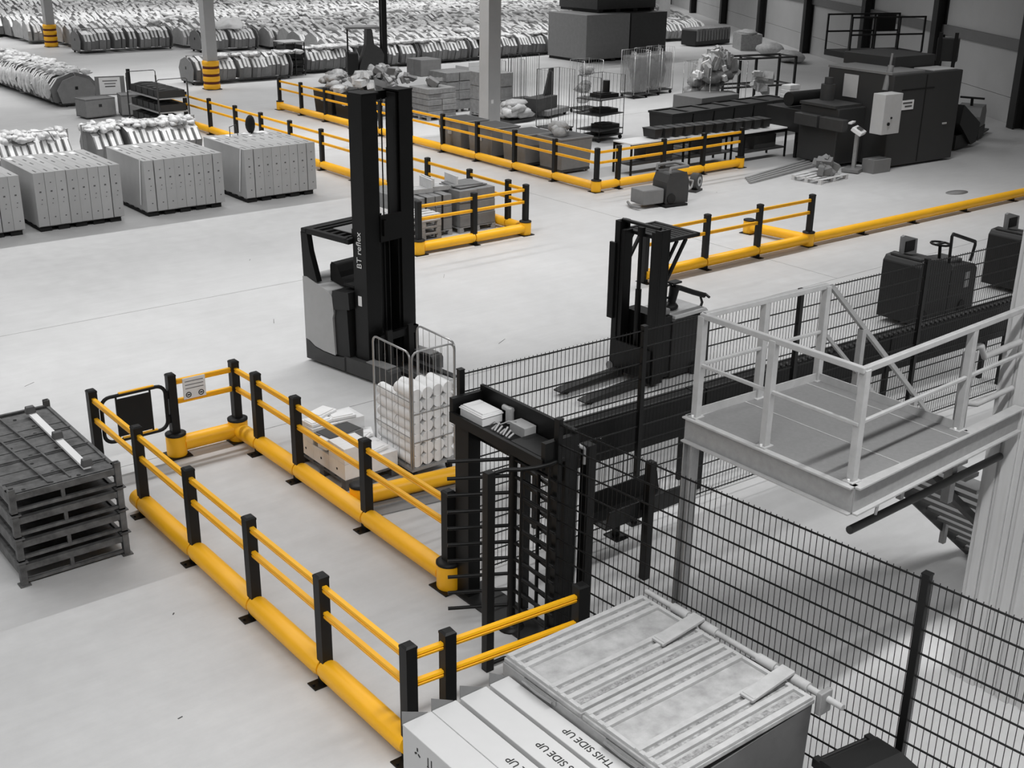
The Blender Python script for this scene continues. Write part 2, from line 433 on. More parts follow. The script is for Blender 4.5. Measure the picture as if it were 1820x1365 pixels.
def barrier(label, runs, group=None):
    """runs: list of (points, kinds, tube, rails); point kinds: p post, s sleeve corner post, b sleeve stub, n nothing, k skip (already placed)"""
    t = thing('safety_barrier', label, 'barrier', (runs[0][0][0][0], runs[0][0][0][1], 0), group='yellow safety barriers')
    O = Vector(t.location)
    for pts, kinds, tube, rails in runs:
        P = [Vector((q[0], q[1], 0)) - O for q in pts]
        d = (P[-1] - P[0]); a = math.atan2(d.y, d.x)
        for q, k in zip(P, kinds):
            if k in 'ps': inst('post', POST, t, q, a)
            if k == 'p' : inst('foot_plate', FOOT if tube else BASEPL, t, q, a + math.pi / 2 if tube else a)
            if k == 'q': inst('foot_plate', FOOT, t, q, a + math.pi / 2)
            if k in 'sb':
                inst('sleeve', SLEEVE, t, q); inst('collar', COLLAR, t, q); inst('foot_plate', BASEPL, t, q, a)
            if k == 'b': MB().lathe([(.10, .30), (.10, .335), (.09, .34)], n=20).build('cap', 'black', t, loc=q)
        for i in range(len(P) - 1):
            e = ['sleeve' if kinds[j] in 'sbk' else 'post' if kinds[j] == 'p' else 'free' for j in (i, i + 1)]
            if tube: tube_part(P[i] + Vector((0, 0, TZ)), P[i + 1] + Vector((0, 0, TZ)), t, e[0], e[1])
            if rails and kinds[i] in 'psk' and kinds[i + 1] in 'pskn':
                for z in (1.06, .78):
                    rail_part(P[i] + Vector((0, 0, z)), P[i + 1] + Vector((0, 0, z)), t)
    return t

L = [(4.78, y) for y in (7.32, 8.78, 10.24, 11.7, 13.16, 14.63)]
barrier('yellow and black barrier along the left of the walkway turning to the turnstile', [
    (L[:5], 'ppppp', True, True),
    ([(4.78, 13.16), (4.78, 13.36)], 'zn', True, False),
    ([(4.78, 13.16), (4.78, 14.63)], 'kp', False, True),
    ([(4.78, 7.32), (5.17, 7.29), (6.60, 7.17)], 'kpp', False, True)])
barrier('yellow and black barrier on the far side of the walkway beside the roll cage', [
    ([(6.76, 9.50), (6.77, 11.20), (6.77, 12.88), (6.76, 13.95), (6.74, 14.56)], 'sppps', True, True),
    ([(5.83, 14.58), (6.74, 14.56)], 'sk', True, True)])
barrier('short low yellow tube on a round stub in front of the white cartons', [([(7.0, 11.72), (8.42, 11.50)], 'bn', True, False)])
F = [(21.95, y) for y in (41.6, 39.95, 38.2, 36.4, 34.6, 32.8, 31.0, 29.2, 27.4, 25.6, 23.85)]
barrier('longest far yellow barrier running past the grey bins to the packing benches', [
    (F, 's' + 'p' * 9 + 's', True, True),
    ([(21.95, 23.85), (22.75, 23.86), (24.5, 23.88), (26.15, 23.9), (27.8, 23.92)], 'kppps', True, True)])
Mm = [(17.43, y) for y in (41.4, 39.9, 38.0, 36.1, 34.35, 32.5, 30.65, 28.9, 27.1, 25.3, 23.5, 21.98, 21.32)]
barrier('middle yellow barrier behind the reach truck enclosing pallets of goods', [
    (Mm, 'p' * 12 + 's', True, True),
    ([(14.42, 21.31), (15.92, 21.30), (17.43, 21.32)], 'spk', True, True)])
barrier('yellow barrier and long low tube rail at right behind the pedestrian stacker', [
    ([(16.9, 16.82), (18.66, 16.80), (20.3, 16.78), (22.05, 16.76)], 'ppps', True, True),
    ([(22.05, 16.76), (24.0, 16.72), (26.0, 16.68), (28.2, 16.64), (30.4, 16.60), (32.6, 16.56), (34.8, 16.52), (36.4, 16.5)], 'kppppppn'.replace('p', 'q'), True, False),
    ([(21.85, 18.35), (22.05, 16.76)], 'bk', True, False)])

# pedestrian swing gate with black panel
g = thing('swing_gate', 'black panelled pedestrian gate with yellow strips on the walkway end', 'gate', (5.83, 14.58, 0), 0)
GX0, GX1 = -.96, -.09
def rrect(x0, x1, z0, z1, r, n=5):
    out = []
    for cx, cz, a0 in ((x1 - r, z1 - r, 0), (x0 + r, z1 - r, 90), (x0 + r, z0 + r, 180), (x1 - r, z0 + r, 270)):
        out += [(cx + r * math.cos(R(a0 + 90 * k / n)), cz + r * math.sin(R(a0 + 90 * k / n))) for k in range(n + 1)]
    return out
MB().tube([(x, 0, z) for x, z in rrect(GX0, GX1, .42, 1.05, .12)], .026, 8, closed=True).build('gate_frame', 'black', g)
MB().b2((-.76, -.012, .47), (-.30, .012, 1.0)).build('panel', 'black', g, bevel=.01)
for z in (1.077, .447): MB().b2((-.72, -.018, z - .008), (-.24, .018, z + .008)).build('yellow_strip', 'yellow', g)
for z in (.55, .9): MB().b2((-.10, -.03, z - .05), (-.04, .03, z + .05)).build('hinge', 'blackmetal', g)
for x in (-.76, -.30): MB().bar((x, 0, .44), (x, 0, 1.03), .022).build('upright', 'black', g)

# white notice hung on the short end rail
s = thing('safety_notice', 'white notice plate with two black symbols hung on yellow rails', 'sign', (6.13, 14.52, 0), R(-1))
MB().b2((-.16, -.008, .80), (.16, .004, 1.10)).build('plate', 'white', s)
for x in (-.09, .09):
    MB().tube([(x + .035 * math.cos(k * .5236), -.011, .86 + .035 * math.sin(k * .5236)) for k in range(12)], .006, 6, closed=True).build('symbol', 'print', s)
    MB().b2((x - .02, -.013, .852), (x + .02, -.009, .868)).build('symbol_bar', 'print', s)
for z in (1.05, 1.0, .95): MB().b2((-.13, -.011, z - .004), (.13, -.0085, z + .004)).build('text_line', 'greyprint', s)
# ------------------------------------------------------------------ mesh fences
FH = 2.5
def fence(label, pts, z_top=FH, end_post=True):
    t = thing('mesh_fence', label, 'fence', (pts[0][0], pts[0][1], 0), group='black wire mesh fences')
    O = Vector((pts[0][0], pts[0][1], 0))
    for q in (pts if end_post else pts[:-1]):
        v = Vector((q[0], q[1], 0)) - O
        MB().b2((-.03, -.03, .01), (.03, .03, z_top + .06)).b2((-.034, -.034, z_top + .05), (.034, .034, z_top + .065)).b2((-.09, -.07, 0), (.09, .07, .012)).build('post', 'blackmetal', t, v, math.atan2(pts[-1][1] - pts[0][1], pts[-1][0] - pts[0][0]))
    for a, b in zip(pts[:-1], pts[1:]):
        A = Vector((a[0], a[1], 0)) - O; B = Vector((b[0], b[1], 0)) - O
        d = (B - A); Ln = d.length; d.normalize(); n = int((Ln - .1) / .055)
        mb = MB(); r = .0023
        for k in range(n + 1):
            p = A + d * (.05 + k * (Ln - .1) / n)
            q = [(p.x - r, p.y - r), (p.x + r, p.y - r), (p.x + r, p.y + r), (p.x - r, p.y + r)]
            mb.prism(q, 'z', .08, z_top + .025)
        o = mb.build('mesh_panel', 'blackmetal', t); o['kind'] = 'stuff'
        k = 0
        while z_top - k * .2 > .05:
            z = z_top - k * .2
            MB().cyl(A + d * .03 + Vector((0, 0, z)), B - d * .03 + Vector((0, 0, z)), .0085, 6).build('horizontal_wire', 'blackmetal', t)
            k += 1
    return t
fence('black wire mesh fence behind the stacker running in front of the black conveyor', [(6.9, 9.46), (9.45, 9.35), (12.12, 9.23), (14.72, 9.12), (17.35, 9.0)])
fence('black wire mesh fence in front of the steel platform', [(6.86, 7.84), (7.13, 4.06), (7.36, .6)])

# ------------------------------------------------------------------ turnstile
t = thing('full_height_turnstile', 'black full height turnstile with rotor arms between barrier and fence', 'turnstile', (6.72, 8.55, 0))
X0, Y0 = 6.72, 8.55
def W(x, y, z=0): return (x - X0, y - Y0, z)
# portal columns and overhead channel
MB().b2(W(6.78, 9.16, 0), W(6.94, 9.40, 2.08)).build('column', 'blackmetal', t, bevel=.008)
MB().b2(W(6.98, 7.86, 0), W(7.14, 8.10, 2.12)).build('column', 'blackmetal', t, bevel=.008)
MB().b2(W(7.20, 7.78, 0), W(7.30, 7.90, 2.2)).build('column', 'blackmetal', t, bevel=.008)
TX = .12
def Wc(x, y, z): return (x + TX - X0, y - Y0, z - .08)
MB().b2(Wc(6.58, 7.86, 2.18), Wc(6.98, 9.36, 2.21)).b2(Wc(6.96, 7.86, 2.18), Wc(7.0, 9.36, 2.46)).b2(Wc(6.56, 7.86, 2.14), Wc(6.60, 9.36, 2.25)).b2(Wc(6.58, 9.32, 2.18), Wc(7.0, 9.38, 2.40)).b2(Wc(6.58, 7.84, 2.18), Wc(7.0, 7.9, 2.42)).build('overhead_channel', 'blackmetal', t)
MB().b2(Wc(6.62, 7.92, 2.2), Wc(6.94, 8.42, 2.245)).build('cover_plate', 'vdark', t, bevel=.01)
MB().b2(Wc(6.64, 8.90, 2.21), Wc(6.9, 9.28, 2.33)).b2(Wc(6.63, 8.89, 2.30), Wc(6.91, 9.29, 2.315)).b2(Wc(6.66, 8.92, 2.33), Wc(6.88, 9.26, 2.345)).build('junction_box', 'white', t, bevel=.008, label='white electrical junction box')
MB().b2(Wc(6.80, 8.42, 2.21), Wc(6.95, 8.66, 2.32)).build('motor_box', 'lightsteel', t, bevel=.006)
MB().cyl(Wc(6.93, 8.82, 2.22), Wc(6.93, 8.82, 2.38), .045, 10).cyl(Wc(6.93, 8.78, 2.36), Wc(6.93, 8.92, 2.36), .03, 8).build('actuator', 'lightsteel', t)
mb = MB()
for k in range(7):
    y = 8.50 + .045 * k; mb.cyl(Wc(6.66, y, 2.23), Wc(6.74, y + .02, 2.25 + .02 * (k % 3)), .011, 6)
mb.tube([Wc(6.7, 8.85, 2.24), Wc(6.72, 8.8, 2.29), Wc(6.75, 8.74, 2.27), Wc(6.8, 8.68, 2.31), Wc(6.84, 8.6, 2.33)], .008, 6).build('cable_tray', 'lightsteel', t)
# rotor
RX, RY = 6.80, 8.44
MB().cyl(W(RX, RY, .04), W(RX, RY, 2.10), .045, 14).build('rotor_shaft', 'blackmetal', t)
MB().lathe([(.14, 0), (.14, .02), (.075, .035), (.06, .06)], c=W(RX, RY, .0), n=16).build('rotor_base', 'blackmetal', t)
for wang in (R(150), R(270)):
    for k in range(10):
        z = .28 + k * .185
        dx, dy = math.cos(wang), math.sin(wang)
        MB().cyl(W(RX + dx * .04, RY + dy * .04, z), W(RX + dx * .66, RY + dy * .66, z), .019, 10).build('rotor_arm', 'blackmetal', t)
# curved guard cage : posts, arc top and bottom
arc = [(6.14 + .0, 7.98)] + [(6.74 + .60 * math.cos(R(a)), 8.42 + .60 * math.sin(R(a))) for a in range(228, 311, 14)] + [(7.06, 7.9)]
MB().b2(W(6.10, 7.94, 0), W(6.19, 8.03, 2.16)).build('guard_post', 'blackmetal', t, bevel=.006)
MB().tube([W(x, y, 2.13) for x, y in arc], .022, 8).build('guard_arc', 'blackmetal', t)
MB().tube([W(x, y, .06) for x, y in arc], .022, 8).build('guard_arc', 'blackmetal', t)
for x, y in arc[2:-1:2]:
    MB().cyl(W(x, y, .05), W(x, y, 2.13), .013, 8).build('guard_bar', 'blackmetal', t)
# fixed comb opposite the rotor
MB().b2(W(7.1, 8.62, 0), W(7.18, 8.70, 2.12)).build('comb_post', 'blackmetal', t)
MB().cyl(W(7.06, 8.35, .05), W(7.06, 8.35, 2.1), .02, 8).build('comb_bar', 'blackmetal', t)
for k in range(10):
    z = .19 + k * .185
    MB().bar(W(7.06, 8.05, z), W(7.12, 8.66, z), .03, .035).build('comb_arm', 'blackmetal', t)
MB().b2(W(6.72, 7.86, 0), W(7.14, 9.36, .02)).build('floor_plate', 'vdark', t)
MB().b2(W(6.94, 7.92, 1.84), W(6.98, 9.2, 2.1)).build('fascia', 'blackmetal', t)
MB().tube([W(7.02, 7.98, 2.1), W(7.05, 7.9, 2.2), W(7.12, 7.86, 2.22), W(7.2, 7.84, 2.16), W(7.2, 7.84, 2.0)], .022, 8).build('cable_conduit', 'steel', t)

# ------------------------------------------------------------------ black conveyor behind the fence
c = thing('belt_conveyor', 'long black conveyor with deep side skirt running behind the mesh fence', 'conveyor', (6.9, 9.75, 0), R(-2.4))
for a, b in ((1.35, 3.9), (3.92, 7.6), (7.62, 11.2)):
    MB().b2((a, -.05, .84), (b, -.01, 1.40)).build('side_skirt', 'blackmetal', c, bevel=.004)
    MB().b2((a, .30, 1.0), (b, .34, 1.30)).build('far_rail', 'blackmetal', c, bevel=.004)
    MB().b2((a, -.01, 1.26), (b, .30, 1.29)).build('belt', 'blackrubber', c)
n = 150
RL = MB().cyl((0, -.045, 0), (0, -.005, 0), .022, 8).mesh('roller_bolt', 'dark')
for k in range(58): inst('roller_bolt', RL, c, (5.0 + k * .108, 0, 1.415))
for x in (1.5, 3.9, 7.6, 10.6):
    for y in (-.03, .31): MB().b2((x - .04, y - .03, 0), (x + .04, y + .03, .95)).build('leg', 'blackmetal', c)
for x in (2.1, 2.17, 9.2, 9.3): MB().cyl((x, -.062, 1.16), (x, -.05, 1.16), .014, 8).build('bolt', 'chrome', c)

# black trough on a single post between the fences
c = thing('trough_stand', 'black open trough on a short post between the two fences', 'trough', (8.62, 8.32, 0))
MB().b2((-.045, -.045, 0), (.045, .045, 1.45)).build('post', 'blackmetal', c, bevel=.004)
MB().prism([(-.19, .74), (.19, .74), (.24, .98), (.22, .98), (.175, .76), (-.175, .76), (-.22, .98), (-.24, .98)], 'x', -.55, .62).build('trough', 'blackmetal', c, loc=(0, .27, 0))
MB().b2((-.25, .24, 0.50), (-.19, .30, .80)).b2((-.3, .16, .48), (-.12, .38, .50)).build('leg', 'blackmetal', c)
MB().b2((-.05, .0, .86), (.05, .1, .92)).build('bracket', 'blackmetal', c)

# ------------------------------------------------------------------ steel platform
pz = 2.8
t = thing('access_platform', 'grey steel access platform with handrails above the mesh fence', 'platform', (7.18, 4.82, 0))
PK = .964
def Q(x, y, z=0): return (x * PK - 7.18, y * PK - 4.82, 6.95 - (6.95 - z) * PK)
LEG0 = 6.95 - 6.95 / PK
for a, b in (((7.45, 6.79), (7.45, 4.97)), ((7.45, 4.97), (10.08, 5.09)), ((7.45, 6.75), (9.13, 6.68)), ((9.13, 6.68), (9.13, 5.06))):
    MB().bar(Q(a[0], a[1], pz - .12), Q(b[0], b[1], pz - .12), .014, .23).build('edge_beam', 'steel', t)
    MB().bar(Q(a[0], a[1], pz - .004), Q(b[0], b[1], pz - .004), .10, .014).build('flange', 'lightsteel', t)
    MB().bar(Q(a[0], a[1], pz - .232), Q(b[0], b[1], pz - .232), .10, .014).build('flange', 'lightsteel', t)
for x0, x1 in ((7.46, 8.12), (8.13, 8.96), (8.97, 9.14)):
    MB().b2(Q(x0, 5.02, pz - .03), Q(x1 - .012, 6.70, pz + .0045)).build('grating_panel', 'grating', t)
    MB().b2(Q(x1 - .012, 5.02, pz - .03), Q(x1, 6.70, pz + .009)).build('panel_edge', 'lightsteel', t)
for y0 in (5.6,): pass
for a, b in (((7.52, 6.72), (9.12, 6.64)), ((9.11, 6.64), (9.11, 5.16))):
    MB().bar(Q(a[0], a[1], pz + .04), Q(b[0], b[1], pz + .04), .012, .08).build('toe_board', 'lightsteel', t)
posts = [(7.49, 6.71), (7.49, 5.92), (7.52, 5.05), (8.29, 6.69), (9.11, 6.65), (9.13, 5.13)]
for x, y in posts:
    MB().b2(Q(x - .033, y - .033, pz), Q(x + .033, y + .033, pz + .95)).b2(Q(x - .06, y - .05, pz), Q(x + .06, y + .05, pz + .014)).build('handrail_post', 'lightsteel', t, bevel=.004)
    for s in (-1, 1): MB().cyl(Q(x + s * .045, y, pz + .014), Q(x + s * .045, y, pz + .03), .012, 6).build('bolt', 'white', t)
for z, w_ in ((pz + .95, .048), (pz + .5, .03)):
    for a, b in (((7.49, 6.73), (7.49, 5.03)), ((7.49, 6.71), (9.11, 6.65)), ((7.5, 5.05), (10.08, 5.16))):
        MB().bar(Q(a[0], a[1], z), Q(b[0], b[1], z), w_, w_).build('handrail', 'lightsteel', t, bevel=.006)
# legs
for x, y in ((7.47, 6.72),):
    MB().b2(Q(x - .055, y - .05, LEG0), Q(x + .055, y - .038, pz - .24)).b2(Q(x - .055, y + .038, LEG0), Q(x + .055, y + .05, pz - .24)).b2(Q(x - .006, y - .04, LEG0), Q(x + .006, y + .04, pz - .24)).build('leg', 'steel', t)
MB().b2(Q(9.28, 5.2, 2.0), Q(9.36, 5.28, 3.45)).build('newel_post', 'steel', t)
MB().tube([Q(9.28, 5.24, 3.45), Q(9.36, 5.24, 3.5), Q(9.46, 5.22, 3.48), Q(9.5, 5.2, 3.38), Q(10.08, 5.2, 3.40)], .03, 8).build('wall_handrail', 'lightsteel', t)
MB().tube([Q(9.3, 5.24, 2.98), Q(9.5, 5.2, 2.93), Q(10.08, 5.2, 2.95)], .026, 8).build('wall_handrail', 'lightsteel', t)
MB().cyl(Q(7.65, 5.1, 2.30), Q(10.08, 5.2, 2.26), .035, 10).build('pipe', 'dark', t)
MB().bar(Q(7.95, 5.05, 2.56), Q(7.99, 5.1, 2.34), .02, .02).build('pipe_hanger', 'white', t)
# descending stair with its two far handrails
st = thing('steel_stair', 'grey steel stair descending behind the platform beside the ribbed wall', 'stair', (8.84, 5.80, 0))
N = 14
for k in range(N):
    x = .06 + k * .235; z = 2.95 - (k + 1) * .2
    MB().b2((x, -.56, z - .04), (x + .22, .60, z)).build('tread', 'mid', st)
MB().bar((0, .62, 2.75), (3.3, .62, .08), .03, .24).build('stringer', 'dark', st)
MB().bar((0, -.2, 2.66), (3.3, -.2, -.0), .12, .06).build('stringer', 'vdark', st)
MB().bar((0, .60, 3.85), (2.75, .60, 1.38), .044, .044).build('handrail', 'steel', st)
MB().bar((0, .60, 3.38), (2.75, .60, .92), .032, .032).build('handrail', 'steel', st)
for x in (.55, 1.6, 2.6): MB().b2((x - .03, .57, 2.6 - x * .86), (x + .03, .63, 3.83 - x * .9)).build('handrail_post', 'steel', st)
# ------------------------------------------------------------------ reach truck
t = thing('reach_truck', 'black and grey reach truck with tall mast left of the roll cage', 'reach truck', (9.12, 16.84, 0), R(10))
MB().prism([(0, .05), (0, .42), (-.10, .36), (-.24, .29), (-.45, .26), (-.74, .25), (-.90, .27), (-1.0, .30), (-1.0, .05)], 'x', 0, 1.18).build('chassis', 'dark', t, bevel=.012)
for x0, x1 in ((0, .24), (.94, 1.18)):
    leg = MB().prism([(-.95, .05), (-.95, .30), (-1.55, .31), (-1.98, .31), (-2.02, .26), (-2.02, .07), (-1.96, .05)], 'x', x0, x1).build('outrigger_leg', 'dark', t, bevel=.015)
    MB().cyl((x0 + .04, -1.86, .10), (x1 - .04, -1.86, .10), .10, 14).build('load_wheel', 'blackrubber', leg)
    MB().b2((x0 + .02, -1.94, .31), (x1 - .02, -1.45, .335)).build('leg_cover', 'mid', leg, bevel=.006)
MB().prism([(0, .40), (0, 1.46), (-.10, 1.47), (-.34, 1.40), (-.62, 1.33), (-.71, 1.26), (-.735, .98), (-.705, .90), (-.74, .27), (-.45, .28), (-.24, .31), (-.10, .38)], 'x', -.004, 1.184).build('body', 'truckgrey', t, bevel=.02)
MB().prism([(-.735, .28), (-.72, .9), (-.74, 1.0), (-.73, 1.22), (-1.02, 1.16), (-1.06, .28)], 'x', .03, 1.15).build('battery_box', 'vdark', t, bevel=.012)
MB().prism([(-.02, 1.44), (-.0, 2.20), (-.15, 2.20), (-.20, 1.9), (-.36, 1.42)], 'x', .0, .10).build('rear_pillar', 'black', t, bevel=.01)
MB().prism([(-.02, 1.44), (-.0, 2.20), (-.15, 2.20), (-.20, 1.9), (-.36, 1.42)], 'x', 1.08, 1.18).build('rear_pillar', 'black', t, bevel=.01)
rf = MB().b2((0, -.16, 2.17), (1.18, 0, 2.26)).b2((0, -1.12, 2.18), (.10, -.1, 2.27)).b2((1.08, -1.12, 2.18), (1.18, -.1, 2.27)).b2((0, -1.15, 2.18), (1.18, -1.05, 2.27)).build('overhead_guard', 'black', t, bevel=.015)
for k in range(5):
    MB().b2((.1, -.28 - k * .17, 2.20), (1.08, -.22 - k * .17, 2.25)).build('guard_bar', 'black', rf)
MB().b2((.3, -1.0, 2.262), (.9, -.45, 2.275)).build('roof_sheet', 'mid', rf)
MB().prism([(-.36, 1.40), (-.36, 1.66), (-.40, 1.72), (-.50, 1.70), (-.58, 1.58), (-.62, 1.50), (-.78, 1.42), (-.78, 1.36)], 'x', .28, .80).build('seat', 'blackrubber', t, bevel=.04)
MB().prism([(-.70, 1.26), (-.72, 1.36), (-1.10, 1.40), (-1.12, 1.12), (-.74, 1.05)], 'x', .0, 1.18).build('console', 'vdark', t, bevel=.015)
MB().b2((.15, -1.08, 1.42), (.55, -.82, 1.48)).build('control_panel', 'black', t, bevel=.02)
MB().tube([(.75 + .13 * math.cos(k * .5236), -.88 + .10 * math.sin(k * .5236), 1.50 + .05 * math.sin(k * .5236)) for k in range(12)], .014, 6, closed=True).cyl((.75, -.92, 1.36), (.75, -.88, 1.5), .02, 8).build('steering_wheel', 'black', t)
MB().cyl((.55, -1.0, 2.27), (.55, -1.0, 2.38), .015, 8).blob((.55, -1.0, 2.43), (.06, .05, .06), 3, amp=0).build('mirror', 'black', t)
MT = 4.46
for nm, a, b in (('left', .10, .40), ('right', .86, 1.14)):
    MB().b2((a, -1.44, .12), (b, -1.41, MT)).b2((a, -1.17, .12), (b, -1.14, MT)).b2((a if nm == 'left' else b - .05, -1.42, .12), (a + .05 if nm == 'left' else b, -1.15, MT)).build('mast_channel', 'blackmetal', t, bevel=.006)
    a2, b2 = (.36, .44) if nm == 'left' else (.82, .90)
    MB().b2((a2, -1.40, .2), (b2, -1.20, MT - .02)).build('inner_mast', 'blackmetal', t, bevel=.006)
for a, b in ((.10, .44), (.82, 1.14)): MB().b2((a, -1.45, MT), (b, -1.13, MT + .025)).cyl((a + .17, -1.35, MT - .06), (a + .17, -1.2, MT - .06), .06, 10).build('mast_cap', 'blackmetal', t)
for z in (MT - .07, 2.35, .35):
    MB().b2((.12, -1.16, z - .07), (1.12, -1.10, z + .06)).build('mast_crossbar', 'blackmetal', t)
MB().b2((.30, -1.18, .3), (.95, -1.12, 2.3)).build('mast_shield', 'blackmetal', t)
for x in (.50, .62, .72): MB().cyl((x, -1.3, .6), (x, -1.3, MT - .1), .011, 6).build('lift_chain', 'vdark', t)
MB().cyl((.56, -1.25, .3), (.56, -1.25, 2.6), .045, 12).cyl((.56, -1.25, 2.6), (.56, -1.25, MT - .3), .02, 10).build('lift_cylinder', 'blackmetal', t)
MB().b2((.40, -1.46, 2.2), (.86, -1.42, 2.62)).b2((.44, -1.5, 2.3), (.50, -1.44, 2.55)).build('carriage_head', 'blackmetal', t)
MB().b2((.18, -1.58, .18), (1.06, -1.50, .30)).b2((.18, -1.58, .62), (1.06, -1.50, .74)).b2((.18, -1.58, .18), (.26, -1.5, .74)).b2((.98, -1.58, .18), (1.06, -1.5, .74)).build('fork_carriage', 'blackmetal', t)
for x in (.34, .80):
    MB().prism([(-1.58, .16), (-1.58, .80), (-1.62, .80), (-1.64, .22), (-2.55, .17), (-2.62, .15), (-2.62, .14), (-1.6, .14)], 'x', x, x + .11).build('fork', 'vdark', t)
RM = Matrix(((0, 0, -1), (0, 1, 0), (1, 0, 0))).to_euler()
lettering('BT reflex', .155, t, (.092, -1.29, 2.10), RM, 'white')
MB().b2((.094, -1.31, 1.20), (.1, -1.23, 1.36)).build('sticker', 'white', t)
MB().cyl((1.14, -1.28, .92), (1.17, -1.28, .92), .09, 12).build('mast_roller', 'blackmetal', t)

# ------------------------------------------------------------------ pedestrian stacker
t = thing('pedestrian_stacker', 'black pedestrian stacker with low forks behind the mesh fence', 'stacker', (12.85, 12.95, 0), R(2))
for y, nm in ((.40, 'far'), (-.45, 'near')):
    MB().b2((-.06, y - .055, .06), (-.02, y + .055, 2.55)).b2((.13, y - .055, .06), (.17, y + .055, 2.55)).b2((-.02, y + (.01 if nm == 'far' else -.055), .06), (.13, y + (.055 if nm == 'far' else -.01), 2.55)).build('mast_channel', 'blackmetal', t, bevel=.005)
    y2 = y - .10 if nm == 'far' else y + .10
    MB().b2((-.04, y2 - .045, .1), (.14, y2 + .045, 2.5 if nm == 'near' else 2.42)).build('inner_mast', 'blackmetal', t, bevel=.005)
MB().b2((-.10, .40, .95), (-.05, .53, 2.2)).build('mast_cover', 'blackmetal', t, bevel=.01)
MB().cyl((.05, -.40, 2.55), (.05, .40, 2.55), .03, 10).build('mast_crossbar', 'blackmetal', t)
MB().cyl((.08, .02, .2), (.08, .02, 1.5), .05, 12).cyl((.08, .02, 1.5), (.08, .02, 2.36), .035, 10).cyl((.08, .02, 2.36), (.08, .02, 2.50), .06, 10).build('lift_cylinder', 'blackmetal', t)
g = MB().b2((.15, -.50, 2.34), (.84, -.44, 2.40)).b2((.15, .40, 2.34), (.84, .46, 2.40)).b2((.78, -.50, 2.34), (.86, .46, 2.40)).b2((.12, -.5, 2.34), (.2, .46, 2.40)).build('overhead_guard', 'black', t, bevel=.01)
for k in range(6): MB().b2((.2 + k * .1, -.44, 2.355), (.275 + k * .1, .4, 2.385)).build('guard_slat', 'black', g)
for y in (-.47, .43):
    MB().bar((.17, y, 1.75), (.56, y, 2.34), .045).build('brace', 'blackmetal', t)
    MB().bar((.17, y, 2.05), (.36, y, 2.34), .04).build('brace', 'blackmetal', t)
for y in (.22, -.32):
    MB().prism([(-.05, .10), (-.05, .16), (-1.30, .115), (-1.42, .09), (-1.42, .07), (-1.3, .06), (-.05, .06)], 'y', y - .085, y + .085).build('fork', 'vdark', t, bevel=.004)
    MB().cyl((-1.25, y - .05, .045), (-1.25, y + .05, .045), .043, 12).build('load_wheel', 'blackrubber', t)
MB().b2((-.10, -.46, .12), (-.05, .42, .62)).build('fork_carriage', 'blackmetal', t, bevel=.006)
MB().b2((.16, -.40, .08), (.45, .38, 1.10)).build('battery_box', 'blackmetal', t, bevel=.012)
MB().prism([(.45, .06), (.45, 1.0), (.55, 1.02), (1.24, .98), (1.34, .88), (1.36, .06)], 'y', -.42, .40).build('body', 'vdark', t, bevel=.02)
MB().box((.92, -.02, 1.035), (.80, .76, .05), top=(.74, .70)).build('top_tray', 'lightsteel', t, bevel=.012)
MB().b2((.30, -.34, 1.1), (.46, -.12, 1.2)).build('charger_socket', 'mid', t, bevel=.02)
MB().blob((.76, -.05, 1.10), (.16, .13, .08), 1, amp=.05).cyl((.78, -.05, 1.1), (.84, -.06, 1.42), .06, 10, .085).build('tiller_base', 'black', t)
MB().tube([(.82, -.06, 1.42), (.96, -.08, 1.38), (1.2, -.14, 1.28), (1.42, -.2, 1.2)], .045, 10).build('tiller_arm', 'black', t)
MB().tube([(1.40, -.32, 1.2), (1.44, -.2, 1.22), (1.42, -.10, 1.2), (1.40, -.18, 1.08), (1.30, -.22, .98)], .022, 8).build('tiller_handle', 'black', t)
MB().tube([(.72 + .11 * math.cos(k * .6283), -.04, 1.36 + .11 * math.sin(k * .6283)) for k in range(10)], .02, 6, closed=True).build('grip_loop', 'black', t)
MB().b2((.74, -.12, 1.48), (.94, .02, 1.51)).build('display', 'vdark', t)
MB().cyl((1.0, -.42, .10), (1.0, -.46, .10), .10, 14).build('castor', 'blackrubber', t)
MB().cyl((-.12, .40, .16), (-.04, .40, .16), .07, 12).build('stabiliser_wheel', 'mid', t)

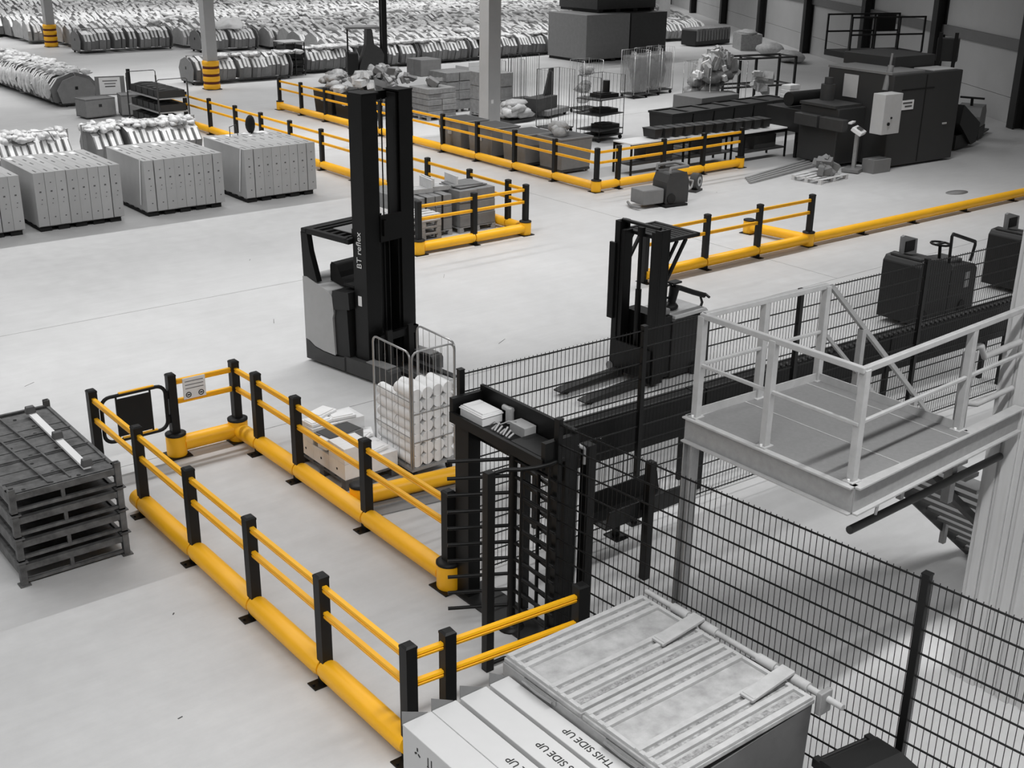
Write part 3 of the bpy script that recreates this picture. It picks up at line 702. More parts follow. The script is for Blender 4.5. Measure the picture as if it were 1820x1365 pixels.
# ------------------------------------------------------------------ tow tractors behind the conveyor
def tractor(label, loc, rz=0.0):
    t = thing('tow_tractor', label, 'tow tractor', loc, rz, 'tow tractors')
    MB().prism([(0, .1), (0, 1.16), (.1, 1.26), (.45, 1.28), (1.35, 1.10), (1.42, 1.0), (1.42, .1)], 'y', 0, .86).build('front_body', 'vdark', t, bevel=.03)
    MB().box((.72, .43, 1.21), (1.2, .7, .04), rot=Matrix.Rotation(.13, 3, 'Y')).build('deck', 'dark', t, bevel=.01)
    MB().prism([(.30, 1.24), (.28, 1.60), (.38, 1.62), (.95, 1.50), (.98, 1.20)], 'y', .62, .68).build('backrest', 'mid', t, bevel=.02)
    MB().b2((.42, .60, 1.30), (.82, .615, 1.50)).build('back_pad', 'black', t)
    MB().prism([(1.44, .1), (1.44, .95), (1.55, 1.04), (2.45, .98), (2.62, .88), (2.66, .1)], 'y', 0, .86).build('drive_unit', 'vdark', t, bevel=.03)
    MB().b2((2.1, -.006, .55), (2.3, .0, .85)).build('sticker', 'mid', t)
    MB().b2((1.62, .2, 1.0), (2.3, .7, 1.06)).build('control_panel', 'dark', t, bevel=.02)
    MB().cyl((1.62, .40, 1.0), (1.56, .40, 1.36), .035, 10).build('steering_column', 'black', t)
    MB().tube([(1.56 + .2 * math.cos(k * .5236), .40 + .2 * math.sin(k * .5236), 1.38) for k in range(12)], .022, 6, closed=True).bar((1.36, .4, 1.38), (1.76, .4, 1.38), .05, .03).build('steering_wheel', 'black', t)
    MB().tube([(1.5, .12, 1.0), (1.46, .12, 1.58), (1.5, .12, 1.62), (2.6, .12, 1.36), (2.62, .12, 1.3), (2.5, .12, 1.0)], .034, 8).build('guard_bar', 'black', t)
    for x in (.4, 2.1): MB().cyl((x, -.02, .16), (x, .1, .16), .16, 14).build('wheel', 'blackrubber', t)
    return t
tractor('dark tow tractor parked behind the black conveyor', (18.7, 11.7, 0)).scale = (.72, .92, 1)
tractor('second dark tow tractor half hidden at the right edge', (22.3, 11.75, 0)).scale = (.72, .92, .95)

# ------------------------------------------------------------------ steel stillage stack and white plank
def stillage(label, z, top=False, flip=0):
    t = thing('post_stillage', label, 'stillage', (3.06, 12.36, z), group='nested steel stillages')
    W_, D_, H_ = 1.16, 2.32, .285
    for x in (0, W_):
        for y in (0, D_):
            MB().b2((x - .035, y - .035, 0), (x + .035, y - .02, H_ + .03)).b2((x - .035, y + .02, 0), (x + .035, y + .035, H_ + .03)).b2((x - .035 if x == 0 else x + .02, y - .02, 0), (x - .02 if x == 0 else x + .035, y + .02, H_ + .03)).b2((x - .06, y - .06, 0), (x + .06, y + .06, .014)).build('corner_post', 'rust', t)
    for y in (0, D_):
        MB().b2((.035, y - .02, .17), (W_ - .035, y + .02, .245)).build('end_rail', 'rust', t)
        MB().b2((.035, y - .02, .035), (W_ - .035, y + .02, .07)).build('end_rail', 'rust', t)
        MB().b2((.52, y - .015, .03), (.56, y + .015, .2)).build('stiffener', 'rust', t)
    for x in (0, W_):
        MB().b2((x - .02, .035, .10), (x + .02, D_ - .035, .245)).build('side_rail', 'rust', t)
    n = 8; pw = (D_ - .08) / n
    for k in range(n):
        MB().b2((.02, .04 + k * pw, .205), (W_ - .02, .04 + (k + 1) * pw - .012, .225 - .004 * (k % 2))).build('deck_plate', 'rust', t)
    if top:
        for k in range(n):
            for j in range(2):
                x = .2 + (k * .37 + j * .31) % .8; y = .1 + k * pw + .05 * j
                MB().lathe([(.022, .226), (.022, .2272)], c=(x, y, 0), n=10).build('deck_hole', 'black', t)
        for x in (.42, .66): MB().bar((x, .06, .25), (x - .12, D_ - .05, .25), .02).build('cross_bar', 'rust', t)
        for y in (.30, .85, 1.45): MB().bar((0, y, .245), (W_, y + .02, .245), .018).build('cross_bar', 'rust', t)
        MB().b2((-.02, -.12 + .12, .235), (W_ + .02, .16, .245)).build('lip_plate', 'rust', t)
        for x in (.15, .45, .75): MB().lathe([(.024, .246), (.024, .2472)], c=(x, .06, 0), n=10).build('deck_hole', 'black', t)
    return t
for k, nm in enumerate(('lowest worn steel stillage of the stack at left', 'second steel stillage up in the stack at left', 'third steel stillage up in the stack at left', 'topmost worn steel stillage of the stack holding the white plank')):
    stillage(nm, k * .285, k == 3)
t = thing('white_plank', 'white plank with three grey end blocks on top stillage', 'plank', (3.94, 12.50, 1.105))
MB().bar((0, 0, .02), (.02, 1.98, .02), .085, .03).build('board', 'white', t)
for y in (.03, .98, 1.95): MB().box((.01, y, .075), (.12, .09, .085), top=(.10, .075)).build('end_block', 'block', t, bevel=.008)

# ------------------------------------------------------------------ roll cage with white rolls
t = thing('roll_cage', 'zinc wire roll cage holding white rolls in front of the reach truck', 'roll cage', (7.92, 11.93, 0))
CW, CD, CH = .70, .90, 1.80
def hoop(a, b, parent, z0=.18, zt=CH, wires=5, cross=(.62, 1.12), nm='cage_panel'):
    A, B = Vector(a), Vector(b); d = (B - A); Ln = d.length; d.normalize(); r = .09
    pts = [A + Vector((0, 0, z0)), A + Vector((0, 0, zt - r))]
    pts += [A + d * (r - r * math.cos(R(k))) + Vector((0, 0, zt - r + r * math.sin(R(k)))) for k in (30, 60, 90)]
    pts += [B - d * (r - r * math.cos(R(k))) + Vector((0, 0, zt - r + r * math.sin(R(k)))) for k in (90, 60, 30)]
    pts += [B + Vector((0, 0, zt - r)), B + Vector((0, 0, z0))]
    o = MB().tube(pts, .014, 8).build(nm, 'chrome', parent)
    for k in range(1, wires + 1):
        p = A + d * (Ln * k / (wires + 1)); MB().cyl(p + Vector((0, 0, z0)), p + Vector((0, 0, zt - .005)), .0035, 6).build('wire', 'chrome', o)
    for z in cross: MB().cyl(A + Vector((0, 0, z)), B + Vector((0, 0, z)), .006, 6).build('wire', 'chrome', o)
hoop((0, .02, 0), (0, CD - .02, 0), t)
hoop((CW, .02, 0), (CW, CD - .02, 0), t)
hoop((.02, 0, 0), (CW - .02, 0, 0), t, cross=(.55, .95))
MB().b2((0, 0, .14), (CW, CD, .18)).build('base_tray', 'steel', t)
for x in (.07, CW - .07):
    for y in (.07, CD - .07): MB().cyl((x - .02, y, .062), (x + .02, y, .062), .06, 12).b2((x - .03, y - .03, .1), (x + .03, y + .03, .14)).build('castor', 'blackrubber', t)
RLM = MB().cyl((0, 0, 0), (0, .42, 0), .082, 16, mi=0, cmi=1).mesh('film_roll', ['roll', 'whitecarton', 'greyprint'])
n = 0
for row in range(7):
    for k in range(4):
        for dep in range(2):
            if dep == 1 and (row > 5 - (k % 2) or (k > 0 and row < 3)): continue
            x = 7.92 + .10 + k * .166 + (.0 if row % 2 == 0 else .012); z = .265 + row * .155
            o = inst('film_roll', RLM, None, (x, 11.955 + dep * .43 + rnd.uniform(-.008, .008), z))
            tag(o, 'white film roll at the cage %s, %s row up, %s from the left' % (('front', 'rear')[dep], ORD[row], ORD[k]), 'roll', 'white rolls in the roll cage')
for k, (x, z) in enumerate(((7.80, .25), (7.80, .41), (7.66, .25))):
    o = inst('film_roll', RLM, None, (x + .0, 12.42 + .0, z - .165 + .0)); tag(o, ('loose white roll on the floor against the roll cage', 'loose white roll resting on another beside the roll cage', 'outermost loose white roll beside the cartons')[k], 'roll', None)

# ------------------------------------------------------------------ pallets
PB = {}
def pallet(label, loc, rz=0.0, cat='pallet', m='wood', group=None, lx=1.2, ly=.8):
    t = thing('wooden_pallet', label, cat, loc, rz, group)
    key = (m, lx, ly)
    if key not in PB:
        PB[key] = (MB().b2((0, 0, 0), (lx, .12, .02)).mesh('board', m), MB().b2((0, 0, 0), (.10, ly, .022)).mesh('bearer', m), MB().b2((0, 0, 0), (.12, .10, .078)).mesh('block', m))
    bd, be, bl = PB[key]
    for k in range(5): inst('board', bd, t, (0, k * (ly - .12) / 4, .122))
    for k in range(3):
        inst('bearer', be, t, (k * (lx - .1) / 2, 0, .10)); inst('board', bd, t, (0, k * (ly - .12) / 2, 0))
        for j in range(3): inst('block', bl, t, (k * (lx - .12) / 2, j * (ly - .1) / 2, .021))
    return t

# pallet of white wrapped cartons
pallet('dark pallet under the white cartons beside the walkway barrier', (7.08, 12.22, 0), 0, m='rust', lx=.82, ly=1.22)
cb = MB().b2((0, 0, 0), (.40, .40, .215)).b2((.0, .175, .215), (.40, .225, .217)).mesh('white_carton', 'whitecarton')
spots = []
for k in range(3): spots += [(7.09, 12.24 + k * .405, .145), (7.495, 12.24 + k * .405, .145)]
spots += [(7.09, 12.24, .365), (7.09, 13.05, .365), (7.495, 13.05, .365)]
nm = ['front left', 'front right', 'middle left', 'middle right', 'rear left', 'rear right', 'top front', 'top rear left', 'top rear right']
for (x, y, z), q in zip(spots, nm):
    o = inst('white_carton', cb, None, (x, y, z), bevel=.012); tag(o, 'white wrapped carton at the %s of the low pallet load' % q, 'carton', 'white cartons by the walkway')
    MB().cyl((-.003, .2, .1), (-.0005, .2, .1), .018, 8).build('print_dot', 'print', o)
t = thing('lidded_box', 'open box with dark inside lying on the white cartons', 'box', (7.14, 12.66, .365), R(8))
MB().b2((0, 0, 0), (.55, .36, .19)).build('box_body', 'mid', t, bevel=.008)
MB().b2((.02, .02, .19), (.53, .34, .197)).build('dark_top', 'dark', t)
MB().b2((-.06, .02, .05), (-.0, .2, .19)).build('label_card', 'white', t)
for k, (x, y, z, a) in enumerate(((7.12, 13.1, .585, 5), (7.45, 13.12, .585, -8), (7.5, 12.3, .365, 12), (7.62, 12.7, .365, 30), (7.3, 13.2, .625, 20), (7.58, 12.95, .37, -25))):
    o = MB().box((.16, .11, .02), (.34, .24, .035)).b2((.01, .02, .03), (.30, .2, .05)).build('paper_bundle', 'paper', None, (x, y, z), R(a))
    tag(o, ('flat white paper bundle at the rear of the carton load', 'flat white paper bundle beside the rear one on the cartons', 'white paper bundle at the front right of the cartons', 'white paper bundle hanging toward the roll cage', 'topmost white paper bundle on the carton load', 'white paper bundle tucked behind the open box')[k], 'paper')
# grey kerb plate and low steel profile beside the stub tube
t = thing('kerb_profile', 'low grey steel kerb profile on the floor under the stub tube', 'kerb', (6.93, 11.55, 0), R(-9))
MB().prism([(-.14, 0), (-.14, .015), (.0, .05), (.16, .05), (.16, 0)], 'x', 0, 1.55).build('plate', 'concrete_strip', t)
MB().b2((0, -.0, .05), (1.55, .02, .07)).build('lip', 'steel', t)

# ------------------------------------------------------------------ foreground cartons with lettering
BW = ((4.10, 4.365), (4.37, 4.60), (4.64, 4.895), (4.93, 5.125))
for k, ((x0, x1), nm) in enumerate(zip(BW, ('leftmost pale grey carton with symbols on its side at the bottom edge', 'second pale grey carton from the left along the bottom edge', 'third pale grey carton reading this side up', 'rightmost pale grey carton reading this side up beside the metal container'))):
    y1 = 6.38; t = thing('tall_carton', nm, 'carton', (x0, y1, 0), group='cartons marked this side up')
    wd_ = x1 - x0
    MB().b2((0, -2.0, .0), (wd_, 0, 1.25)).build('box_body', 'cartontop', t, bevel=.006)
    MB().prism([(0, 1.23), (wd_ * .9, 1.25), (0, 1.36)], 'y', .001, .006).build('end_flap', 'mid', t)
    ang = -math.pi / 2
    lettering('THIS SIDE UP', .092, t, (wd_ * .52, -1.06, 1.2515), (0, 0, math.pi / 2), 'print')
    if k == 0:
        for j, dy in enumerate((-.2, -.36, -.54)):
            s = MB()
            if j == 0:
                for a in (90, 210, 330): s.box((-.001, dy + .025 * math.cos(R(a)), 1.11 + .028 * math.sin(R(a))), (.003, .03, .016), rot=Matrix.Rotation(R(a), 3, 'X'))
            elif j == 1:
                for q in (-.022, .022): s.b2((-.002, dy + q - .006, 1.07), (.0, dy + q + .006, 1.15))
                s.b2((-.002, dy - .035, 1.062), (0, dy + .035, 1.07))
            else:
                s.tube([(-.001, dy + .04 * math.cos(R(a)), 1.08 + .04 * math.sin(R(a))) for a in range(0, 181, 30)], .006, 6)
            s.build('symbol', 'print', t)

# ------------------------------------------------------------------ foreground metal container with ribbed lids
t = thing('lidded_skip', 'large metal container with two ribbed light grey lids at the bottom', 'container', (5.17, 6.48, 0))
zc = 1.34
MB().prism([(0.04, 0), (0.0, zc - .10), (1.52, zc - .02), (1.46, 0)], 'y', -1.89, -.03).build('body', 'skip', t, bevel=.01)
MB().b2((-.03, -1.92, zc - .14), (.02, .0, zc - .02)).build('front_rim', 'steel', t, bevel=.006)
for y0, y1 in ((-.94, -.0), (-1.90, -.95)):
    lid = MB().box((.76, (y0 + y1) / 2, zc), (1.56, y1 - y0 - .008, .04)).build('lid', 'lid', t, bevel=.006)
    n = 0
    for f in (.04, .135, .24, .60, .70, .80, .965):
        y = y1 - f * (y1 - y0)
        MB().b2((.0, y - .024, zc + .02), (1.50, y + .024, zc + .052)).build('lid_rib', 'lidrib', lid, bevel=.004)
    for f in (.088, .188, .65, .75, .88):
        y = y1 - f * (y1 - y0)
        MB().b2((.04, y - .026, zc + .018), (1.46, y + .026, zc + .024)).build('worn_groove', 'groove', lid)
    for x in (0.015, 1.5): MB().b2((x - .018, y0 + .01, zc + .015), (x + .018, y1 - .01, zc + .045)).build('lid_edge', 'lidrib', lid)
    ys = y1 - .66 * (y1 - y0)
    MB().box((1.33, ys - .02, zc + .085), (.50, .13, .03), rot=Matrix.Rotation(-.12, 3, 'Y')).b2((1.10, ys - .08, zc + .03), (1.13, ys + .04, zc + .08)).build('hinge_strap', 'lidrib', lid, bevel=.006)
    for q in (.45, .8):
        MB().cyl((1.585, y1 - q * (y1 - y0) - .09, zc + .05), (1.585, y1 - q * (y1 - y0) + .09, zc + .05), .042, 12).build('hinge_sleeve', 'lidrib', lid)
    MB().b2((-.04, (y0 + y1) / 2 - .2, zc - .06), (-.02, (y0 + y1) / 2 + .2, zc - .02)).tube([(-.06, (y0 + y1) / 2 - .18, zc - .03), (-.07, (y0 + y1) / 2, zc - .03), (-.06, (y0 + y1) / 2 + .18, zc - .03)], .012, 6).build('lid_handle', 'chrome', lid)
MB().cyl((1.585, -2.12, zc + .05), (1.585, .0, zc + .05), .026, 12).build('hinge_bar', 'lidrib', t)
MB().b2((1.50, -1.98, zc - .08), (1.64, -1.93, zc + .12)).build('bar_bracket', 'steel', t, bevel=.01)

# ------------------------------------------------------------------ black wheelie bin (bottom edge)
t = thing('wheelie_bin', 'black plastic wheeled bin lid at the bottom beside the mesh fence', 'bin', (6.72, 4.02, 0), R(-8))
MB().box((0, 0, .50), (.44, .46, .98), top=(.54, .56)).build('body', 'bin', t, bevel=.02)
MB().prism([(-.30, 1.0), (-.30, 1.03), (-.22, 1.07), (.0, 1.10), (.24, 1.08), (.29, 1.03), (.29, 1.0)], 'x', -.29, .29).build('lid', 'bin', t, bevel=.015)
MB().cyl((-.30, .30, 1.03), (.30, .30, 1.03), .018, 8).b2((-.30, .24, .98), (-.24, .32, 1.06)).b2((.24, .24, .98), (.30, .32, 1.06)).build('hinge_handle', 'bin', t)
for x in (-.24, .24): MB().cyl((x - .03, .26, .1), (x + .03, .26, .1), .1, 14).build('wheel', 'blackrubber', t)
# ------------------------------------------------------------------ carton pallets at left
CM = MB().b2((0, 0, 0), (.246, 2.35, 1.24)).mesh('tall_carton', 'carton')
CDET = MB()
for z, s_ in ((1.0, .022), (.80, .034), (.62, .02), (.52, .016), (.2, .024)):
    CDET.box((.125 + (.02 if z in (.62, .2) else 0), -.002, z), (s_ * 1.3, .003, s_))
for y in (.25, 1.2, 1.7): CDET.box((.12, y, 1.2415), (.03, .26, .002))
CDET = CDET.mesh('print_marks', 'greyprint')
CLAB = MB().box((.12, 2.1, 1.242), (.11, .26, .003)).mesh('paper_label', 'paper')
def carton_group(x0, n, who, y0=27.95):
    p_ = thing('wooden_pallet', 'low pallet under the %s' % who, 'pallet', (x0 + .02, y0 + .08, 0), group='pallets under the tall cartons')
    for k in range(5): MB().b2((.02 + k * (n * .25 - .35) / 4, -.02, 0), (.28 + k * (n * .25 - .35) / 4, 2.2, .1)).build('bearer', 'blackrubber', p_)  # bearers coloured black to paint in the shadow gap beneath the cartons
    for k in range(7): MB().b2((.0, k * .34, .10), (n * .25 - .04, k * .34 + .14, .125)).build('board', 'wood', p_)
    x = x0
    for k in range(n):
        pos = 'leftmost' if k == 0 else 'rightmost' if k == n - 1 else ('second', 'third', 'fourth', 'fifth', 'sixth', 'seventh')[k - 1]
        o = thing('tall_carton', '%s upright carton of the %s' % (pos, who), 'carton', (x, y0 + rnd.uniform(-.015, .015), .13), group='upright cartons on pallets')
        inst('box_body', CM, o, bevel=.008); inst('print_marks', CDET, o)['kind'] = 'stuff'
        if k % 2 == 0 or k % 5 == 0: inst('paper_label', CLAB, o, (0, rnd.uniform(-.2, .05), 0))
        x += .25 + (.018 if rnd.random() < .25 else 0)
carton_group(6.1, 8, 'carton load cut by the left edge')
carton_group(8.42, 8, 'carton load nearest the left edge')
carton_group(11.02, 8, 'middle carton load on the left')
carton_group(13.66, 8, 'carton load closest to the reach truck')

# ------------------------------------------------------------------ garments on rails
def coat_mesh(name, h=1.05, hw=.72, th=.2):
    mb = MB()
    poly = [(-hw * .84, .16), (hw * .84, .16), (hw, h * .56), (hw * .66, h * .86), (.07, h), (-.07, h), (-hw * .66, h * .86), (-hw, h * .56)]
    mi = [0, 0, 1, 2, 2, 2, 1, 0]
    n = len(poly)
    vs = [(-th / 2, a, b) for a, b in poly] + [(th / 2, a, b) for a, b in poly]
    mb.add(vs, [tuple(range(n - 1, -1, -1)), tuple(range(n, 2 * n))], 0)
    for i in range(n):
        A0, B0, B1, A1 = (Vector(vs[j]) for j in (i, (i + 1) % n, (i + 1) % n + n, i + n))
        if mi[i] != 1: mb.add([A0, B0, B1, A1], [(0, 1, 2, 3)], mi[i])
        else:
            for f0, f1, q in ((0, .22, 0), (.22, .80, 1), (.80, 1, 0)):
                mb.add([A0.lerp(A1, f0), B0.lerp(B1, f0), B0.lerp(B1, f1), A0.lerp(A1, f1)], [(0, 1, 2, 3)], q)
    return mb
COAT = [coat_mesh('c', 1.10, .72, .195).mesh('bagged_garment', ['coat', 'shoulder', 'plastic']), coat_mesh('c', 1.16, .70, .18).mesh('bagged_garment', ['coat', 'shoulder', 'plastic']), coat_mesh('c', 1.06, .74, .20).mesh('bagged_garment', ['coat', 'shoulder', 'plastic'])]
PUFF = MB().blob((0, 0, 0), (.16, .30, .13), 5, n=9, m=5, amp=.25).mesh('film_puff', 'plastic')
HANG = MB().tube([(0, 0, 1.0), (0, 0, 1.13), (0, .02, 1.16), (0, .04, 1.14)], .01, 5).mesh('hanger_hook', 'chrome')
def rail(label, x, y, ln, along='x', where='', end_panel=True, zoff=.0, npitch=.205, wide=1.0):
    """wheeled garment rail with individual bagged garments; centre-start at x,y"""
    rz = 0 if along == 'x' else math.pi / 2
    t = thing('garment_trolley', label, 'garment trolley', (x, y, 0), rz, 'garment trolleys')
    for yy in (-.62, .62): MB().b2((-.05, yy - .03, .10), (ln + .05, yy + .03, .15)).build('base_rail', 'dark', t)
    for xx in (-.05, ln + .0): MB().b2((xx, -.62, .09), (xx + .05, .62, .14)).build('base_rail', 'dark', t)
    for xx in (-.05, ln): MB().b2((xx, -.02, .14), (xx + .04, .02, 1.2)).build('upright', 'steel', t)
    MB().cyl((-.05, 0, 1.19), (ln + .05, 0, 1.19), .018, 8).build('hanging_bar', 'chrome', t)
    for xx in (0, ln):
        for yy in (-.42, .42): MB().cyl((xx, yy - .02, .05), (xx, yy + .02, .05), .05, 10).build('castor', 'blackrubber', t)
    if end_panel:
        pr = [(-.60, .14), (.60, .14), (.74, .64), (.50, .98), (.08, 1.12), (-.08, 1.12), (-.50, .98), (-.74, .64)]
        for xx in (-.09, ln + .05):
            MB().prism(pr, 'x', xx, xx + .03).build('end_panel', 'greybin', t)
            MB().b2((xx - .004, -.05, .62), (xx + .034, .06, .74)).build('hand_slot', 'black', t)
    n = int(ln / npitch); c, s = math.cos(rz), math.sin(rz)
    out = []
    for k in range(n):
        u = .12 + (k + .5) * (ln - .24) / n
        if rnd.random() < .05: continue
        j = rnd.uniform(-.03, .03)
        o = inst('bagged_garment', COAT[rnd.randrange(3)], None, (x + c * u - s * j, y + s * u + c * j, zoff), rot=(rnd.uniform(-.03, .03), 0, rz + rnd.uniform(-.04, .04)), scale=(1, wide, 1.0 if wide == 1 else 1.12))
        tag(o, '%s bagged garment from the %s end of the %s' % (ORD[len(out)], 'left' if along == 'x' else 'near', where), 'garment', 'garments on the ' + where); out.append(o)
    return t
rail('garment trolley with dark end panel standing alone at the far left', 16.05, 46.6, 9.6, 'y', 'lone trolley at far left', wide=1.28)
rail('garment trolley just behind the carton load nearest the left edge', 8.6, 34.6, 2.9, 'x', 'trolley behind the leftmost cartons', end_panel=False)
rail('garment trolley behind the middle carton load', 12.1, 35.0, 3.4, 'x', 'trolley behind the middle cartons', end_panel=False)
xs = 22.95
for k, (ln, nm) in enumerate(((4.6, 'trolley beside the column guard'), (2.8, 'second trolley from the column guard'), (2.9, 'trolley left of the distant reach truck'), (3.0, 'trolley right of the distant reach truck'), (3.1, 'trolley left of the bare column'), (3.2, 'trolley behind the bare column'), (3.2, 'trolley next to the dark crates'))):
    rail('garment ' + nm, (22.2, 28.1, 31.5, 34.7, 37.9, 41.0, 44.3)[k], 50.25 + (k > 0) * .9 + k * .12, ln, 'x', nm)
for k, (ln, nm) in enumerate(((4.9, 'far trolley right of the farthest column'), (3.2, 'far trolley with the pale end panel'))):
    rail('garment ' + nm, (22.6, 28.0)[k], (64.7, 62.0)[k], ln, 'x', nm)

# everything farther away: thousands of garments, one uncountable mass
def coat_field():
    base = [coat_mesh('c', 1.12, .78, .2), coat_mesh('c', 1.2, .76, .19), coat_mesh('c', 1.04, .8, .2)]
    arr = [(np.array(b.v), b.f, b.mi) for b in base]
    g = np.random.default_rng(3)
    V, Fc, MI = [], [], []; off = 0
    fw = np.array(_fw); ri = np.array(_r2); up = np.array(_u2)
    y = 53.5; row = 0
    while y < 128:
        x = 15.0 + g.uniform(0, 1)
        gap = 1.58 if y < 90 else 1.7
        while x < 110:
            x += .205 if y < 85 else .25
            if g.random() < .035: x += g.uniform(.2, .7)
            # keep aisles clear: foreground aisle at left, wall side
            if x < 28 + (0 if y > 64 else 2) and y < 66.3: continue
            if x < 31.7 and y < 63.6: continue
            if any(abs(x - cx) < .6 and abs(y - cy) < 1.0 for cx, cy in ((22.51, 68.4), (56.8, 56.0))): continue
            if y > 62 and x < 22 and y < 75: continue
            wx = 38.6 + (y - 18.1) * 19.7 / 28.9
            if x > wx - 5.5: break
            if 41.0 < x < 48.6 and y < 53.5: continue
            v = np.array([x, y, .8 - CAMZ]); d = v @ fw
            if d < 5: continue
            px = 910 + FPX * (v @ ri) / d; py = 682.5 - FPX * (v @ up) / d
            if px < -160 or px > 1980 or py < -90: continue
            vb, fb, mb_ = arr[g.integers(0, 3)]
            a = g.normal(0, .07); ca, sa = math.cos(a), math.sin(a); sc = 1 + g.normal(0, .025)
            P = vb * sc; Q_ = np.empty_like(P)
            lean = g.normal(-.02, .05)
            xx = P[:, 0] + P[:, 2] * lean
            Q_[:, 0] = ca * xx - sa * P[:, 1] + x; Q_[:, 1] = sa * xx + ca * P[:, 1] + y + g.uniform(-.04, .04); Q_[:, 2] = P[:, 2] + .02
            V.append(Q_); Fc += [tuple(off + i for i in f) for f in fb]; MI += mb_; off += len(P)
        y += gap; row += 1
    me = bpy.data.meshes.new('garment_mass'); me.from_pydata(np.concatenate(V).tolist(), [], Fc)
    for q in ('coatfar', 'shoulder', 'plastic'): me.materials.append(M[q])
    me.polygons.foreach_set('material_index', MI); me.update()
    o = inst('garment_mass', me); tag(o, 'mass of bagged garments on rails filling the far hall', 'garments', None, 'stuff')
coat_field()
# film puffs over the near rails (loose shoulder covers)
pf = MB()
for k in range(170):
    x = rnd.uniform(23, 47.5); y = 50.2 + (x > 27.5) * .9 + (x - 27.5) * .04 * (x > 27.5) + rnd.uniform(-.12, .2)
    if 41 < x < 42: continue
    pf.blob((x, y, 1.10), (rnd.uniform(.14, .3), rnd.uniform(.3, .48), rnd.uniform(.06, .14)), k, n=7, m=4, amp=.35)
for k in range(260): pf.blob((16.05 + rnd.uniform(-.55, .65), rnd.uniform(46.8, 56), rnd.uniform(1.1, 1.26)), (rnd.uniform(.08, .26), rnd.uniform(.06, .18), rnd.uniform(.05, .13)), k, n=6, m=4, amp=.3)
for k in range(90): pf.blob((rnd.uniform(8.7, 11.4), 34.6 + rnd.uniform(-.45, .45), rnd.uniform(1.04, 1.16)), (rnd.uniform(.05, .16), rnd.uniform(.14, .3), rnd.uniform(.05, .12)), k, n=6, m=4, amp=.3)
for k in range(110): pf.blob((rnd.uniform(12.2, 15.4), 35.0 + rnd.uniform(-.45, .45), rnd.uniform(1.04, 1.16)), (rnd.uniform(.05, .16), rnd.uniform(.14, .3), rnd.uniform(.05, .12)), k, n=6, m=4, amp=.3)
for k in range(46): pf.blob((15.12 + rnd.uniform(-.03, .1), 46.9 + k * .2, rnd.uniform(.55, .75)), (.10, .11, rnd.uniform(.28, .4)), k, n=6, m=5, amp=.2)
for k in range(1500):
    x = rnd.uniform(28, 75); y = rnd.uniform(53.6, 88)
    if (abs(x - 56.8) < 1 and abs(y - 56) < 1.2) or x > 38.6 + (y - 18.1) * 19.7 / 28.9 - 6.5 or (x < 32 and y < 67) or (41 < x < 48.6 and y < 54.5): continue
    pf.blob((x, y, 1.12), (rnd.uniform(.15, .4), rnd.uniform(.3, .6), rnd.uniform(.06, .16)), k, n=6, m=4, amp=.35)
tag(pf.build('loose_film', 'plastic'), 'loose pale film bunched along the tops of the garment rails', 'film', None, 'stuff')
tag(MB().blob((0, 0, 0), (.75, .5, .36), 4, n=16, m=10, amp=.4, flat=-.55).build('white_bag', 'paper', None, (29.9, 61.9, 1.32)), 'bulging white sack lying on the garments right of the column', 'bag')

# ------------------------------------------------------------------ objects on the left middle ground
t = thing('notice_board', 'pale framed notice board on a stand by the lone trolley', 'sign', (16.55, 44.4, 0), R(-14))
MB().b2((-.52, -.02, .62), (.52, .02, 1.30)).build('board_frame', 'mid', t)
MB().b2((-.38, -.032, .66), (.36, -.02, 1.26)).build('notice_sheet', 'white', t)
for z, w_ in ((1.14, .26), (1.04, .2), (.94, .18)): MB().b2((-w_, -.036, z - .02), (w_, -.031, z + .02)).build('text_line', 'greyprint' if z < 1 else 'mid', t)
for x in (-.4, .4): MB().bar((x, 0, 0), (x, 0, .64), .04).build('leg', 'steel', t)
tag(MB().b2((-.06, -.06, 0), (.06, .06, 1.0)).b2((-.15, -.15, 0), (.15, .15, .02)).build('bollard_post', 'black', None, (18.9, 48.6, 0)), 'single black post standing right of the notice board', 'post')
for k, (x, y, w_, h, nm) in enumerate(((15.15, 43.2, 1.15, .70, 'low grey bin with a dark mark left of the shelf trolley'), (16.4, 43.1, 1.45, .78, 'wide grey bin beside the shelf trolley'))):
    t = thing('low_bin', nm, 'bin', (x, y, 0), R(8 if k == 0 else -12))
    MB().b2((0, 0, .05), (w_, .04, h)).b2((0, .72, .05), (w_, .76, h)).b2((0, .04, .05), (.04, .72, h)).b2((w_ - .04, .04, .05), (w_, .72, h)).b2((0, 0, .05), (w_, .76, .1)).build('bin_body', 'greybin', t, bevel=.01)
    MB().b2((.0, 0, h - .05), (w_, .78, h - .02)).build('contents_or_shade', 'cardboard', t)
    if k == 0: MB().b2((.5, -.006, .4), (.62, 0, .5)).build('mark', 'print', t)
t = thing('shelf_trolley', 'wire shelf trolley of dark trays at the near end of the middle barrier', 'trolley', (16.0, 38.75, 0), R(0))
for x in (0, 1.05):
    for y in (0, 2.6): MB().b2((x - .02, y - .02, .1), (x + .02, y + .02, 1.62)).build('upright', 'dark', t)
for z in (.25, .70, 1.15):
    MB().b2((0, 0, z), (1.05, 2.6, z + .03)).build('shelf', 'steel', t)
    for k in range(5):
        o = MB().b2((.08, .06 + k * .5, z + .03), (.97, .5 + k * .5, z + .26)).blob((.5, .28 + k * .5, z + .26), (.4, .2, .07), k, n=7, m=4).build('tray', 'darkbin', t)
for y in (0, 2.6): MB().tube([(0, y, 1.6), (0, y, 1.75), (.06, y, 1.8), (.99, y, 1.8), (1.05, y, 1.75), (1.05, y, 1.6)], .014, 6).build('hoop', 'dark', t)

